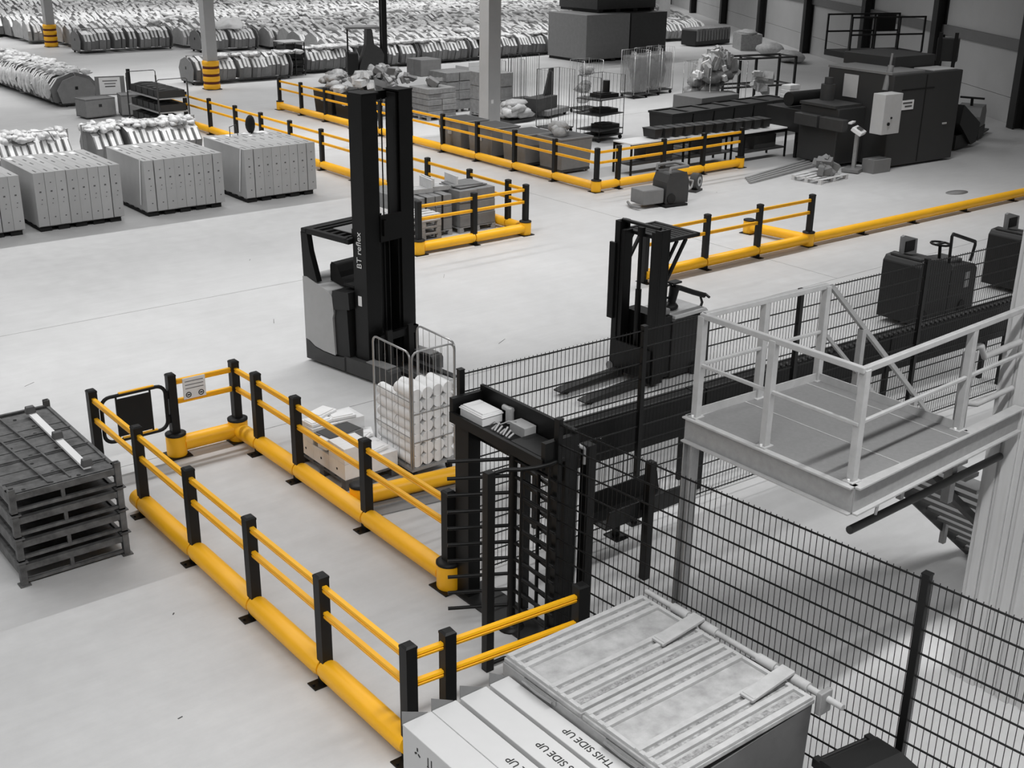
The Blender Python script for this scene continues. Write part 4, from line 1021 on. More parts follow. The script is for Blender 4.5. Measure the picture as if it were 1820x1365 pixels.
# ------------------------------------------------------------------ goods inside the middle barrier
for k in range(5):
    pallet(('lowest', 'second', 'third', 'fourth', 'topmost')[k] + ' pale wooden pallet of the stack behind the mast', (14.35 + .02 * (k % 2), 21.72, k * .146), R(90) * 0, group='stacked empty pallets', m='palewood' if k == 4 else 'wood', lx=.95, ly=.9)
def load(label, loc, w_, d_, h, m='cardboard', nx=2, nz=3, base=True, g=None, strap=False):
    if base: pallet('pallet beneath the ' + label, loc, 0, m='wood', group='pallets under loads', lx=w_, ly=d_); z0 = .145
    else: z0 = 0
    t = thing('boxed_load', label, 'load', (loc[0], loc[1], loc[2] + z0), group=g)
    ny = 2
    for i in range(nx):
        for k in range(nz):
            for j in range(ny):
                MB().b2((i * w_ / nx + .006, j * d_ / ny + .006, k * h / nz + .004), ((i + 1) * w_ / nx - .006, (j + 1) * d_ / ny - .006, (k + 1) * h / nz - .002)).build('box', m, t, (rnd.uniform(-.012, .012), rnd.uniform(-.012, .012), 0), bevel=.01)
    if strap:
        for i in range(nx): MB().b2((i * w_ / nx + .16, -.012, 0), (i * w_ / nx + .2, d_ + .012, h + .006)).build('strap', 'black', t)
    return t
load('dark strapped cardboard load left inside the middle barrier', (15.12, 22.3, 0), .92, 1.15, .82, 'cardboard', 2, 3, strap=True)
load('taller dark cardboard load right inside the middle barrier', (16.22, 22.25, 0), 1.05, 1.1, .86, 'cardboard', 2, 3)
t = thing('folded_board', 'sheets of loose brown card on the taller cardboard load', 'card', (16.3, 22.4, 1.012))
MB().box((.42, .4, .02), (.85, .75, .02), rz=.1).box((.4, .42, .045), (.8, .6, .018), rz=-.12).build('sheets', 'cardboard', t)
for k in range(2):
    t = thing('slatted_crate', ('left', 'right')[k] + ' white slatted crate on the strapped load', 'crate', (15.10 + k * .72, 22.75, .975), R(-8), 'white slatted crates')
    for j in range(5): MB().b2((.0, .04 + j * .12, .03), (.66, .12 + j * .12, .05)).build('slat', 'palewood', t)
    for j in range(2): MB().b2((.0 + j * .62, 0, 0), (.04 + j * .62, .62, .28)).build('end_board', 'palewood', t)
    MB().b2((0, -.02, 0), (.66, 0, .1)).build('side_board', 'lightsteel', t)
t = thing('dark_carton', 'long grey carton with a white label left of the strapped load', 'carton', (14.52, 22.5, .74), R(6))
MB().b2((0, 0, 0), (.62, 1.0, .34)).build('box_body', 'cardboard', t, bevel=.01); MB().b2((.3, -.006, .1), (.4, 0, .28)).build('label_patch', 'white', t)

# ------------------------------------------------------------------ behind the far barrier : bins, boxes, litter
def tote(label, loc, w_=1.15, d_=.95, h=.85, m='greybin', rz=0.0, lid=None, cat='bin', group='grey wheeled bins'):
    t = thing('wheeled_bin', label, cat, loc, rz, group)
    MB().box((0, 0, .12 + h / 2), (w_ * .92, d_ * .92, h), top=(w_, d_)).build('bin_body', m, t, bevel=.03)
    MB().b2((-w_ / 2 - .02, -d_ / 2 - .02, .08 + h), (w_ / 2 + .02, d_ / 2 + .02, .13 + h)).build('rim', m, t, bevel=.012)
    MB().b2((-w_ / 2 + .04, -d_ / 2 + .04, .10 + h), (w_ / 2 - .04, d_ / 2 - .04, .135 + h)).build('contents_or_shade', lid or 'dark', t)
    MB().b2((-w_ * .46, -d_ * .46, .06), (w_ * .46, d_ * .46, .12)).build('base', 'dark', t)
    for x in (-1, 1):
        for y in (-1, 1): MB().cyl((x * w_ * .4 - .02, y * d_ * .4, .06), (x * w_ * .4 + .02, y * d_ * .4, .06), .06, 10).build('castor', 'steel', t)
    MB().b2((-w_ / 2 - .005, -.12, .55), (-w_ / 2 + .03, .08, .65)).build('label_plate', 'lightsteel', t)
    return t
tote('grey wheeled bin nearest the barrier corner holding white film', (23.2, 26.6, 0), 1.2, 1.05, .9)
tote('grey wheeled bin with a black cable second from the barrier corner', (22.95, 28.0, 0), 1.15, 1.1, .85)
tote('grey wheeled bin third from the barrier corner', (22.8, 29.5, 0), 1.1, 1.2, .85)
tote('grey wheeled bin fourth from the barrier corner', (22.75, 31.0, 0), 1.1, 1.2, .85)
def litter(label, loc, sz, n, m='litter', kind='blob', seed=1, cat='packaging', name='packaging_pile'):
    g = random.Random(seed); t = thing(name, label, cat, loc)
    for k in range(n):
        x, y, z = g.uniform(-sz[0], sz[0]) / 2, g.uniform(-sz[1], sz[1]) / 2, g.uniform(0, sz[2])
        f = max(.25, 1 - z / (sz[2] * 1.4)); x *= f; y *= f
        if kind == 'blob': MB().blob((x, y, z + .08), (g.uniform(.12, .34), g.uniform(.12, .3), g.uniform(.08, .2)), k + seed, n=8, m=5, amp=.3).build('crumpled_bag', m, t)
        else:
            q = Matrix.Rotation(g.uniform(-.6, .6), 3, 'X') @ Matrix.Rotation(g.uniform(-.6, .6), 3, 'Y') @ Matrix.Rotation(g.uniform(0, 3), 3, 'Z')
            MB().box((x, y, z + .1), (g.uniform(.25, .5), g.uniform(.06, .35), g.uniform(.08, .3)), rot=q).build('box_piece', m, t)
    return t
litter('crumpled white film heaped on the corner bin', (23.15, 26.7, 1.02), (.7, .6, .2), 6, 'litter', 'blob', 11, 'film')
for k, (x, y, h) in enumerate(((22.75, 37.9, .82), (22.75, 39.4, .82))):
    tote(('nearer', 'farther')[k] + ' black tub overflowing with packaging behind the reach truck mast', (x + .4, y, 0), 1.3, 1.3, h, 'bin', group='black packaging tubs')
    litter('scrap packaging heaped in the %s black tub' % ('nearer', 'farther')[k], (x + .4, y, .92), (1.2, 1.2, .5), 16, 'litter', 'blob' if k else 'box', 20 + k)
    litter('scrap bags piled behind the %s black tub' % ('nearer', 'farther')[k], (x + 2.0, y + .8, .0), (1.6, 1.6, 1.25), 22, 'litter', 'box' if k else 'blob', 30 + k)
def wrapped(label, loc, w_, d_, h, rows=4, m='wrap'):
    pallet('pallet beneath the ' + label, loc, 0, group='pallets under loads', lx=w_, ly=d_)
    t = thing('wrapped_load', label, 'load', (loc[0], loc[1], .145))
    for k in range(rows):
        for i in range(2):
            MB().b2((i * w_ / 2 + .004, 0, k * h / rows), ((i + 1) * w_ / 2 - .004, d_, (k + 1) * h / rows - .012)).build('box', m, t, (rnd.uniform(-.02, .02), rnd.uniform(-.02, .02), 0), bevel=.015)
    return t
wrapped('film wrapped brick of boxes right of the reach truck mast', (25.0, 36.2, 0), 1.25, 1.2, 1.0, 5)
litter('two small cartons and film on the wrapped boxes', (25.6, 36.8, 1.16), (.8, .8, .14), 5, 'cardboard', 'box', 41)
wrapped('taller film wrapped boxes behind the wrapped brick', (26.6, 37.3, 0), 1.2, 1.2, 1.35, 4)
t = load('large single carton on top of the rear wrapped boxes', (26.2, 38.4, 1.25), .95, .95, .62, 'cardboard', 1, 1, False)
wrapped('film wrapped goods left of the tall bare column', (27.0, 35.2, 0), 1.1, 1.2, 1.5, 3)
t = thing('open_carton', 'pale open carton standing behind the wrapped goods', 'carton', (28.6, 38.6, 0))
MB().b2((0, 0, 0), (1.1, .9, 1.45)).b2((0, 0, 1.45), (1.1, .03, 1.62)).build('box_body', 'cartontop', t, bevel=.01)
# wire cage trolleys
def cage(label, loc, w_=.8, d_=.7, h=1.75, fill=None, rz=0.0, shelves=(), m='chrome'):
    t = thing('wire_cage_trolley', label, 'cage trolley', loc, rz, 'wire cage trolleys')
    MB().b2((0, 0, .14), (w_, d_, .18)).build('base', 'dark', t)
    for x in (.06, w_ - .06):
        for y in (.06, d_ - .06): MB().cyl((x - .02, y, .07), (x + .02, y, .07), .07, 10).build('castor', 'blackrubber', t)
    for a, b in (((0, 0, 0), (0, d_, 0)), ((w_, 0, 0), (w_, d_, 0)), ((0, d_, 0), (w_, d_, 0))):
        A, B = Vector(a), Vector(b)
        o = MB().tube([A + Vector((0, 0, .16)), A + Vector((0, 0, h)), B + Vector((0, 0, h)), B + Vector((0, 0, .16))], .014, 6).build('cage_frame', m, t)
        for k in range(1, 6):
            p = A.lerp(B, k / 6); MB().cyl(p + Vector((0, 0, .18)), p + Vector((0, 0, h)), .005, 5).build('wire', m, o)
    for z in shelves: MB().b2((0, 0, z), (w_, d_, z + .03)).build('shelf', 'dark', t)
    return t
cage('empty wire cage trolley right of the tall bare column', (28.6, 36.3, 0), .9, .8, 1.9, m='dark')
cage('second empty wire cage trolley behind the bare column', (30.4, 37.6, 0), .9, .8, 1.9, m='dark')
t = cage('tall black tray trolley with three dark shelves near the benches', (27.1, 29.4, 0), 1.3, .95, 2.1, shelves=(.35, .85, 1.35), m='blackmetal', rz=R(10))
for k, (x, y, z) in enumerate(((.3, .2, .21), (.35, .25, .38), (.3, .3, .88), (.3, .3, 1.38))):
    o = MB().b2((0, 0, 0), (.8, .55, .12)).b2((.05, .05, .12), (.5, .45, .16)).build('dark_tray', 'darkbin', None, (27.15 + x, 29.45 + y, z)); tag(o, 'dark tray on the %s of the tall tray trolley' % ('base', 'lowest shelf', 'middle shelf', 'top shelf')[k], 'tray')
o = MB().cyl((0, 0, 0), (0, 0, .4), .12, 12).build('dark_cylinder', 'bin', None, (27.9, 30.0, 1.51)); tag(o, 'black round tube standing on the tray trolley', 'tube')
cage('empty wire cage trolley behind the tall tray trolley', (26.9, 31.6, 0), 1.0, .8, 2.1, m='dark')
cage('wire cage trolley carrying a film bag behind the tray trolley', (30.75, 34.3, 0), .95, .8, 1.95)
litter('clear film bag standing inside the wire cage', (31.2, 34.7, .2), (.5, .5, 1.3), 9, 'filmwrap', 'blob', 51, 'film')
t = thing('black_steel_ramp', 'black triangular steel bracket standing on a low dolly', 'bracket', (29.5, 34.9, 0), R(20))
MB().prism([(-.5, .3), (.35, .3), (.35, 1.7), (.12, 1.7)], 'y', -.04, .04).build('web', 'bin', t)
MB().b2((-1.2, -.3, .3), (.2, .3, .75)).build('block', 'dark', t); MB().b2((-.8, -.5, .1), (.8, .5, .3)).build('dolly', 'greybin', t, bevel=.03)
for x in (-.6, .6): MB().cyl((x - .03, -.4, .06), (x + .03, -.4, .06), .06, 10).build('castor', 'blackrubber', t)
t = thing('film_lump', 'low pallet load in loose clear film left of the black bracket', 'load', (27.6, 34.6, 0), R(10))
MB().b2((-.7, -.5, 0), (.7, .5, .12)).build('base', 'dark', t)
for k in range(7): MB().blob((rnd.uniform(-.4, .4), rnd.uniform(-.3, .3), .25 + .06 * k), (.45, .35, .2), 60 + k, amp=.25).build('film_bag', 'litter', t)
for k in range(3):
    t = cage(('left', 'middle', 'right')[k] + ' film wrapped cage trolley before the dark crates', (35.2 + k * .95, 36.2 + k * .25, 0), .85, .8, 1.9)
    o = thing('film_bundle', 'clear film bundle inside the %s wrapped cage' % ('left', 'middle', 'right')[k], 'film', (35.6 + k * .95, 36.6 + k * .25, .19))
    for j in range(9): MB().blob((rnd.uniform(-.2, .2), rnd.uniform(-.2, .2), .3 + rnd.uniform(0, 1.0)), (rnd.uniform(.08, .2), rnd.uniform(.08, .2), rnd.uniform(.25, .5)), 70 + j + k * 9, n=9, m=7, amp=.4).build('film_fold', 'filmwrap', o)
    MB().b2((-.40, -.38, .05), (.40, .38, 1.5)).build('film_sleeve', 'filmwrap', o, bevel=.06)
# dark stacked crates far right of garments
for k, (x, y, z, w_, d_, h, nm) in enumerate(((42.2, 47.0, .14, 3.0, 3.0, 2.2, 'left big dark crate'), (45.3, 47.0, .14, 2.6, 3.0, 2.2, 'right big dark crate'), (43.6, 47.8, 2.5, 4.2, 3.0, 2.0, 'upper dark crate stacked on two others'))):
    t = thing('dark_crate', nm + ' behind the wire cages', 'crate', (x, y, z - .14), group='big dark crates')
    MB().b2((0, 0, .14), (w_, d_, .14 + h)).build('crate_body', ('greybin', 'dark', 'dark')[k], t, bevel=.02)
    for q in range(4): MB().b2((.1 + q * (w_ - .5) / 3, .0, .0), (.4 + q * (w_ - .5) / 3, d_, .14)).build('skid', 'vdark', t)
t = thing('garment_stillage', 'dark stillage of bagged garments at the right end of the rows', 'stillage', (53.2, 49.8, 0), R(4))
MB().b2((0, 0, .05), (3.2, 1.1, .9)).build('body', 'darkbin', t, bevel=.04)
for k in range(12): MB().b2((.05 + k * .26, -.05, .3), (.24 + k * .26, 1.1, 1.0)).build('garment', 'coat', t, bevel=.03)

litter('wide bank of crumpled packaging behind the black tubs', (25.2, 39.6, .0), (3.4, 3.2, 1.5), 46, 'litter', 'blob', 141)
litter('flattened cardboard pieces thrown on the packaging bank', (24.8, 38.6, 1.0), (2.6, 2.4, .5), 22, 'cardboard', 'box', 142)
t = thing('strapping_tool', 'black rounded strapping dispenser on the carton load near the reach truck', 'tool', (14.95, 30.1, 1.372), R(10))
MB().blob((0, 0, .24), (.14, .12, .25), 3, n=12, m=8, amp=.05).build('reel', 'blackrubber', t)
MB().box((.22, -.1, .012), (.34, .22, .02)).box((-.2, -.05, .012), (.2, .2, .02), rz=.5).build('paper_sheet', 'paper', t)
MB().tube([(-.75, -.1, .01), (-.75, -.1, .26), (-.55, -.1, .3), (-.5, -.1, .01)], .012, 6).build('wire_hoop', 'dark', t)
for xx in (11.0, 13.64):
    o = MB().bar((0, .35, .12), (0, .15, 1.3), .004, .05).build('tape_strip', 'paper', None, (xx, 27.95, .13)); tag(o, 'pale slanting tape strip on the end of the %s carton load' % ('middle' if xx < 12 else 'reach truck side'), 'tape')
# ------------------------------------------------------------------ distant second reach truck
t = thing('reach_truck', 'distant grey reach truck standing among the garment rails', 'reach truck', (30.2, 48.4, 0), R(-25))
MB().prism([(-.55, .1), (.55, .1), (.62, 1.0), (.50, 1.25), (.18, 1.45), (.10, 2.1), (-.14, 2.1), (-.18, 1.4), (-.50, .5)], 'y', -.5, .5).build('body', 'dark', t, bevel=.03)
MB().b2((-1.1, -.5, 2.12), (.45, .5, 2.22)).build('overhead_guard', 'mid', t, bevel=.03)
MB().b2((-1.05, -.45, .1), (-.55, .45, 1.05)).build('operator_bay', 'vdark', t, bevel=.03)
MB().b2((-1.05, -.46, .9), (-.98, -.4, 2.12)).build('front_pillar', 'black', t)
for y in (-.42, .26): MB().b2((.55, y, .05), (.78, y + .2, 5.2)).build('mast_channel', 'blackmetal', t)
MB().b2((.5, -.42, .05), (.8, .46, .3)).build('mast_foot', 'blackmetal', t)

t = thing('shelf_rack', 'dark shelf rack with a pale top between the garment trolleys', 'rack', (26.95, 50.3, 0))
MB().b2((0, 0, 1.46), (1.0, 1.1, 1.5)).build('top_board', 'lightsteel', t)
for z in (.12, .45, .78, 1.11): MB().b2((.02, .03, z), (.98, 1.08, z + .05)).build('shelf', 'vdark', t); MB().b2((.08, .08, z + .05), (.92, 1.0, z + .22)).build('shelf_load', 'darkbin', t)
for x in (0, .5, .96):
    for y in (0, 1.06): MB().b2((x, y, 0), (x + .04, y + .04, 1.46)).build('upright', 'dark', t)

# ------------------------------------------------------------------ packing benches behind the short far barrier
def bench(label, x0, y0, w_, d_, m='white', h=.92, under='dark', rz=0.0):
    t = thing('packing_bench', label, 'bench', (x0, y0, 0), rz, 'packing benches')
    MB().b2((0, 0, h - .04), (w_, d_, h)).build('worktop', m, t, bevel=.005)
    for x in (.03, w_ - .03):
        for y in (.04, d_ - .04): MB().b2((x - .025, y - .025, 0), (x + .025, y + .025, h - .04)).build('leg', 'blackmetal', t)
    MB().b2((.03, .04, .28), (w_ - .03, d_ - .04, .32)).build('lower_shelf', 'dark', t)
    for y in (.04, d_ - .04): MB().b2((.03, y - .015, h - .14), (w_ - .03, y + .015, h - .04)).build('apron', 'blackmetal', t)
    if under: MB().b2((w_ * .35, .2, .32), (w_ * .85, d_ - .1, .72)).build('under_box', under, t, bevel=.01)
    return t
bench('packing bench nearest the barrier corner with an open end frame', 24.2, 24.85, 2.2, .8)
bench('packing bench in the middle behind the short far barrier', 26.45, 24.7, 1.9, .8)
bench('white topped packing bench next to the dark baler', 28.4, 24.3, 2.0, .8)
# dark totes lined up on / behind the benches
TT = MB().box((0, 0, .16), (.26, .46, .26), top=(.32, .52)).b2((-.17, -.27, .27), (.17, -.24, .29)).b2((-.17, .24, .27), (.17, .27, .29)).mesh('dark_tote', 'darkbin')
for k in range(16):
    o = inst('dark_tote', TT, None, (25.4 + k * .385 if k < 12 else 26.9 + (k - 12) * .4, 25.35 if k < 6 else 25.0 + .02 * k if k < 12 else 25.9, .925 if k < 12 else .0), rz=R(rnd.uniform(-5, 5)))
    if k >= 12: o.location.z = 0
    o.location.y = 25.30 if k < 12 else 26.3
    if k < 12: o.location.y = 25.25 - .045 * k
    tag(o, '%s dark tote from the left along the packing benches' % ORD[k] if k < 12 else '%s dark tote on the floor behind the packing benches' % ORD[k - 12], 'tote', 'totes on the benches' if k < 12 else 'totes behind the benches')
# deep dark hoppers behind the benches, with the paper pile
for k in range(6):
    t = thing('deep_tub', ('first', 'second', 'third', 'fourth', 'fifth', 'sixth')[k] + ' deep dark tub from the left behind the benches', 'tub', (28.4 + k * 1.05, 27.4 + k * .05, 0), R(2), 'deep dark tubs')
    MB().box((.5, .5, .55), (.86, .9, 1.0), top=(1.0, 1.04)).build('tub_body', 'darkbin', t, bevel=.02)
    MB().b2((-.02, -.04, 1.02), (1.02, .06, 1.09)).b2((-.02, .94, 1.02), (1.02, 1.04, 1.09)).b2((-.02, .06, 1.02), (.08, .94, 1.09)).b2((.92, .06, 1.02), (1.02, .94, 1.09)).build('rim', 'darkbin', t)
    MB().b2((.08, .06, 1.03), (.92, .94, 1.045)).build('contents_or_shade', 'blackrubber', t)  # black sheet painted in as the shade inside the open tub
t = thing('pale_board_bin', 'mid grey board sided bin behind the dark tubs', 'bin', (31.0, 28.55, 0), R(3))
MB().b2((0, 0, 0), (2.0, 1.3, 1.25)).build('bin_body', 'mid', t, bevel=.02)
cage('big wire cage heaped with cut paper bundles', (32.4, 29.5, 0), 1.9, 1.3, 2.2)
g_ = random.Random(9)
hp = thing('paper_heap', 'heap of light paper bundles bursting from the big cage', 'paper', (33.35, 30.15, .2))
for k in range(75):
    a = g_.uniform(0, 6.28); r_ = g_.uniform(0, .95); z = 1.5 + .75 * (1 - (r_ / .95) ** 2) + g_.uniform(-.1, .05)
    q = Matrix.Rotation(g_.uniform(-.5, .5), 3, 'X') @ Matrix.Rotation(g_.uniform(-.5, .5), 3, 'Y') @ Matrix.Rotation(g_.uniform(-.5, .5), 3, 'Z')
    MB().box((r_ * math.cos(a), r_ * .7 * math.sin(a), z), (.13, .30, .46 if k % 3 else .2), rot=q).build('paper_bundle', 'paper' if k % 3 == 0 else 'litter', hp)
for k in range(16): MB().blob((g_.uniform(-.7, .7), g_.uniform(-.45, .45), .2 + k * .09), (.4, .34, .2), k, amp=.25).build('film_bag', 'wrap', hp)
litter('sloping pile of scrap strips right of the paper cage', (35.3, 29.7, 0), (1.6, 1.4, 1.6), 26, 'litter', 'box', 88)
litter('dark bags and scrap beside the baler intake', (35.6, 28.3, .0), (1.2, 1.0, .5), 10, 'dark', 'blob', 89)
for k in range(3):
    o = MB().b2((0, 0, 0), (.55, .4, .12)).b2((.02, .02, .12), (.53, .38, .14)).build('paper_ream', 'paper', None, (34.4 + .02 * k, 27.6, 1.1 + k * .15)); tag(o, ('lowest', 'middle', 'topmost')[k] + ' white paper stack on the tub by the baler intake', 'paper')
# steel rack frame behind the scrap
t = thing('rack_frame', 'bare dark steel rack frame behind the paper cage', 'rack', (35.4, 31.6, 0), R(-12))
for x in (0, 1.5, 3.4):
    for y in (0, 1.0): MB().b2((x - .04, y - .04, 0), (x + .04, y + .04, 2.0)).build('upright', 'vdark', t)
for z in (.9, 1.95):
    for y in (0, 1.0): MB().b2((0, y - .03, z), (3.4, y + .03, z + .07)).build('beam', 'dark', t)
    for x in (0, 1.5, 3.4): MB().b2((x - .03, 0, z), (x + .03, 1.0, z + .06)).build('beam', 'dark', t)

# ------------------------------------------------------------------ baler machine
t = thing('baler', 'large dark baler cabinet with white control box at the right', 'baler', (31.15, 21.2, 0), R(-4))
MB().b2((0, 0, .06), (3.2, 2.5, 2.75)).build('cabinet', 'machine', t, bevel=.03)
MB().b2((1.48, -.008, .1), (1.52, .004, 2.7)).build('door_seam', 'black', t)
MB().b2((.4, -.01, 2.28), (1.9, .002, 2.32)).build('lintel', 'black', t)
MB().b2((-.02, .1, 2.74), (1.5, 2.52, 2.82)).build('roof_plate', 'mid', t, bevel=.01)
MB().b2((1.2, 1.0, 2.76), (3.1, 3.0, 3.12)).build('upper_housing', 'machine', t, bevel=.02)
MB().b2((2.0, .15, 2.755), (3.1, .9, 2.78)).build('light_panel', 'machinelight', t)
MB().b2((.42, -.02, 1.72), (1.0, -.008, 2.0)).build('warning_sign', 'white', t)
for z, a, b in ((1.92, .5, .92), (1.82, .6, .92)): MB().b2((a, -.025, z - .025), (b, -.019, z + .025)).build('sign_text', 'greyprint', t)
MB().b2((2.5, -.03, 1.15), (2.7, -.008, 1.2)).build('door_handle', 'machinelight', t)
MB().b2((-.80, -.40, 1.15), (-.02, .04, 2.3)).build('control_cabinet', 'machinelight', t, bevel=.015)
MB().cyl((-.55, -.40, 1.45), (-.55, -.43, 1.45), .05, 10).cyl((-.45, -.40, 1.62), (-.45, -.43, 1.62), .03, 10).build('control_knob', 'black', t)
MB().b2((-1.2, .9, .1), (0, 2.4, 1.75)).build('feed_body', 'machine', t, bevel=.03)
MB().b2((-1.26, 1.0, 1.75), (-.1, 2.4, 1.83)).build('feed_table', 'dark', t)
MB().b2((-.02, 1.3, 1.95), (-.01, 1.85, 2.62)).build('light_panel', 'machinelight', t)
MB().cyl((-.4, 2.1, 1.83), (-.4, 2.1, 2.3), .22, 14).cyl((-.4, 2.1, 2.3), (-.4, 2.1, 2.5), .13, 12).build('hydraulic_motor', 'dark', t)
MB().cyl((-.05, .25, 2.3), (.15, .3, 3.0), .09, 8).cyl((.1, .3, 2.9), (.15, .3, 3.35), .035, 8).build('pipe', 'mid', t)
for y in (.5, 1.5): MB().b2((-1.45, y, 1.15), (-1.2, y + .9, 1.5)).build('side_box', 'dark', t, bevel=.02)
MB().b2((-1.0, 2.5, .8), (1.4, 4.0, 1.5)).b2((-.9, 2.6, .5), (1.2, 2.8, .8)).cyl((-.9, 3.2, 1.75), (.9, 3.2, 1.75), .22, 14).build('intake_hopper', 'vdark', t, bevel=.02)
for x in (-.9, 1.0): MB().b2((x, 2.7, 0), (x + .08, 2.8, .8)).build('intake_leg', 'vdark', t)
# scale on a column, grey carton, scrap pallet and long metal strips in front of the baler
t = thing('weighing_scale', 'white display scale on a grey column in front of the baler', 'scale', (30.15, 21.55, 0), R(20))
MB().b2((-.35, -.25, .02), (.3, .25, .12)).build('platform', 'mid', t, bevel=.01)
MB().b2((-.06, -.05, .12), (.08, .05, 1.1)).build('column', 'steel', t)
MB().box((0, -.03, 1.2), (.50, .34, .12), rot=Matrix.Rotation(.5, 3, 'X')).build('display_head', 'white', t, bevel=.02)
MB().box((0, -.07, 1.275), (.26, .16, .02), rot=Matrix.Rotation(.5, 3, 'X')).build('screen', 'screen', t)
MB().box((.02, .2, 1.42), (.4, .1, .05)).build('printer', 'white', t)
t = thing('small_carton', 'plain grey carton on the floor before the baler', 'carton', (30.3, 20.95, 0), R(-4))
MB().b2((0, 0, 0), (.75, .45, .40)).build('box_body', 'mid', t, bevel=.01); MB().b2((0, .2, .4), (.75, .25, .402)).build('tape', 'lightsteel', t)
pallet('pale low pallet with scrap in front of the weighing scale', (27.75, 20.85, 0), R(4), m='palewood', group=None, lx=1.35, ly=1.0)
litter('grey metal scrap lying on the pale low pallet', (28.6, 21.4, .145), (1.0, .7, .3), 9, 'mid', 'box', 95, 'scrap')
for k in range(4):
    o = MB().bar((0, 0, .03), (3.6, .55 + .06 * k, .05), .09, .05).build('metal_strip', 'steel', None, (26.25 + k * .13, 22.15 + k * .16, 0)); tag(o, ('frontmost', 'second', 'third', 'rearmost')[k] + ' long steel strip leaning toward the weighing scale', 'steel strip')
# platform lift basket and small forklift beyond the baler
t = thing('lift_basket', 'raised dark work platform basket behind the baler', 'work platform', (38.9, 27.6, 0), R(-20))
MB().b2((-.2, -.2, 0), (.3, .3, 2.4)).build('mast', 'vdark', t)
MB().b2((-1.5, -.8, 2.3), (1.6, .8, 2.5)).build('floor', 'vdark', t)
for x in (-1.5, -.5, .5, 1.56):
    for y in (-.8, .76): MB().b2((x, y, 2.5), (x + .06, y + .05, 3.75)).build('upright', 'vdark', t)
for z in (3.1, 3.7):
    for y in (-.8, .76): MB().b2((-1.5, y, z), (1.62, y + .05, z + .06)).build('guard_rail', 'vdark', t)
MB().b2((.6, .7, 3.1), (1.4, .74, 3.7)).build('control_panel', 'black', t)
MB().b2((-1.2, -.6, .05), (1.2, .6, .6)).build('chassis', 'vdark', t, bevel=.03)
t = thing('pallet_truck', 'grey rider pallet truck parked behind the baler', 'pallet truck', (38.3, 22.9, 0), R(200))
MB().prism([(-.6, .05), (-.62, .9), (-.4, 1.15), (.2, 1.1), (.35, .8), (.35, .05)], 'y', -.4, .4).build('body', 'mid', t, bevel=.04)
MB().b2((-.64, -.42, .05), (.36, .42, .45)).build('skirt', 'vdark', t, bevel=.02)
MB().cyl((0, 0, 1.1), (.05, 0, 1.35), .05, 8).cyl((.05, -.4, 1.38), (.05, .4, 1.38), .035, 8).build('tiller', 'black', t)
for y in (-.28, .28): MB().b2((-1.8, y - .08, .08), (-.6, y + .08, .14)).build('fork', 'dark', t)
t = thing('tipping_skip', 'dark tipped steel skip leaning beside the baler', 'skip', (35.6, 21.6, 0), R(10))
MB().prism([(0, .9), (.15, 1.5), (1.75, .75), (1.6, .15), (1.2, .10)], 'y', 0, 1.2).build('skip_body', 'vdark', t, bevel=.02)
MB().b2((.1, .1, .05), (1.2, 1.1, .5)).build('base', 'vdark', t)
t = thing('counterbalance_truck', 'dark forklift guard and forks showing above the baler', 'forklift', (38.0, 23.9, 0), R(30))
MB().b2((-.5, -.5, .1), (.9, .5, 1.2)).build('body', 'vdark', t, bevel=.04)
for y in (-.3, .2): MB().b2((-.7, y, .1), (-.55, y + .12, 3.5)).build('mast', 'vdark', t)
MB().b2((-.5, -.35, 2.55), (-.1, .35, 3.3)).build('carriage', 'dark', t, bevel=.02)
for y in (-.3, .2): MB().b2((-.6, y, 2.5), (1.7, y + .12, 2.58)).build('fork', 'vdark', t)
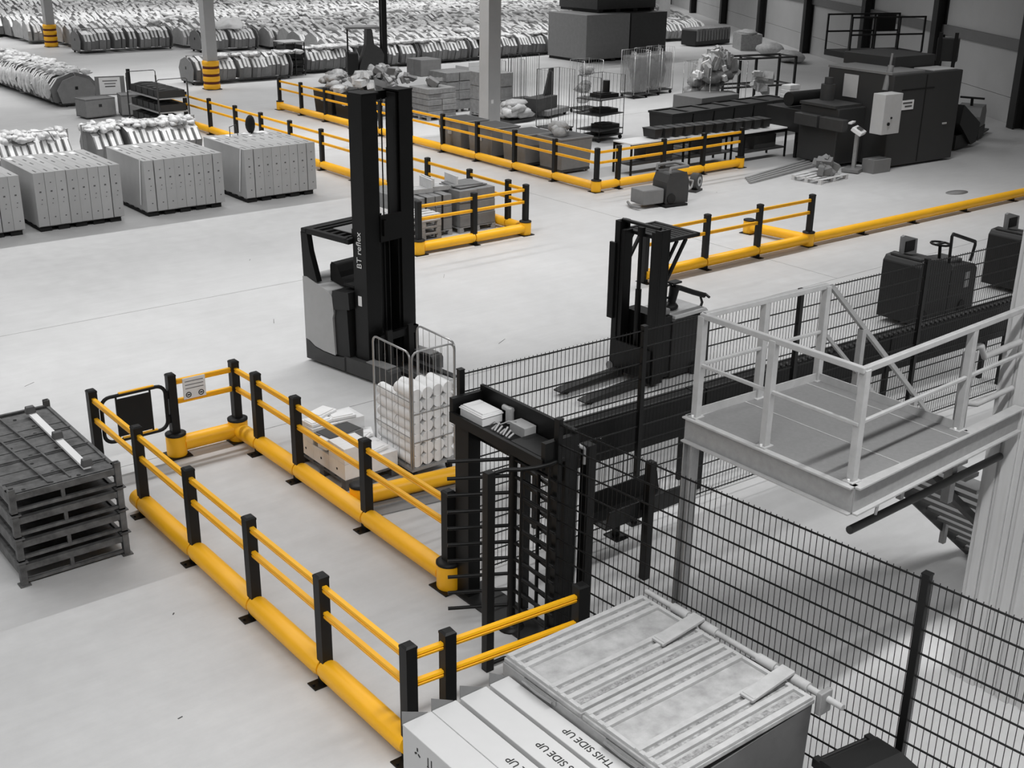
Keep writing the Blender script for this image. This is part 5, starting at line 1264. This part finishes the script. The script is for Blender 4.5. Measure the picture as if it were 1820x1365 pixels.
# wrapped bags by the wall
for k, (x, y, h, nm) in enumerate(((55.9, 47.6, .7, 'grey bag box against the side wall'), (54.4, 44.6, .62, 'pale clear sack lying by the side wall'), (52.9, 42.0, .5, 'long pale sack nearest the baler along the wall'))):
    t = thing('sack', nm, 'sack', (x - 1.0, y - .2, 0), R(55))
    if k == 0: MB().b2((-1, -.6, 0), (1, .6, .9)).blob((0, 0, .9), (.95, .55, .2), 5, amp=.2).build('sack_body', 'litter', t)
    else: MB().blob((0, 0, h * .55), (1.3, .7, h * .6), 90 + k, n=14, m=8, amp=.15, flat=-.9).build('sack_body', 'litter', t)

# ------------------------------------------------------------------ floor cleaning machine and hose drum
t = thing('floor_scrubber', 'grey walk behind floor scrubber in front of the far barrier', 'floor scrubber', (22.25, 21.75, 0), R(-8))
MB().prism([(-.02, .06), (-.0, .62), (.1, .86), (.62, .86), (.72, .6), (.70, .06)], 'y', -.3, .3).build('tank', 'dark', t, bevel=.05)
MB().b2((-.72, -.28, .1), (-.06, .28, .48)).build('recovery_tank', 'mid', t, bevel=.03)
MB().tube([(.1, -.28, .86), (.1, -.28, .98), (.66, -.28, 1.0), (.7, 0, 1.0), (.66, .28, 1.0), (.1, .28, .98), (.1, .28, .86)], .045, 8).build('handle', 'mid', t)
MB().b2((-.1, -.42, .0), (.62, .3, .06)).build('brush_deck', 'black', t, bevel=.01)
MB().tube([(-.85, -.34, .08), (-.9, 0, .06), (-.75, .34, .08)], .035, 6).build('squeegee', 'mid', t)
MB().tube([(.7, -.1, .25), (.95, -.12, .4), (1.0, -.1, .55), (.8, -.05, .6)], .03, 8).build('hose', 'lightsteel', t)
MB().cyl((.15, -.305, .2), (.15, -.33, .2), .13, 14).build('wheel', 'vdark', t)
t = thing('hose_reel', 'small dark round blower on a foot beside the scrubber', 'blower', (24.25, 22.35, 0), R(20))
MB().cyl((0, -.10, .28), (0, .10, .28), .22, 18).cyl((0, -.115, .28), (0, -.10, .28), .13, 16, mi=1).cyl((0, -.12, .28), (0, -.11, .28), .06, 12).build('drum', ['dark', 'lightsteel'], t)
MB().b2((-.22, -.12, 0), (.22, .12, .06)).build('foot', 'dark', t, bevel=.01)
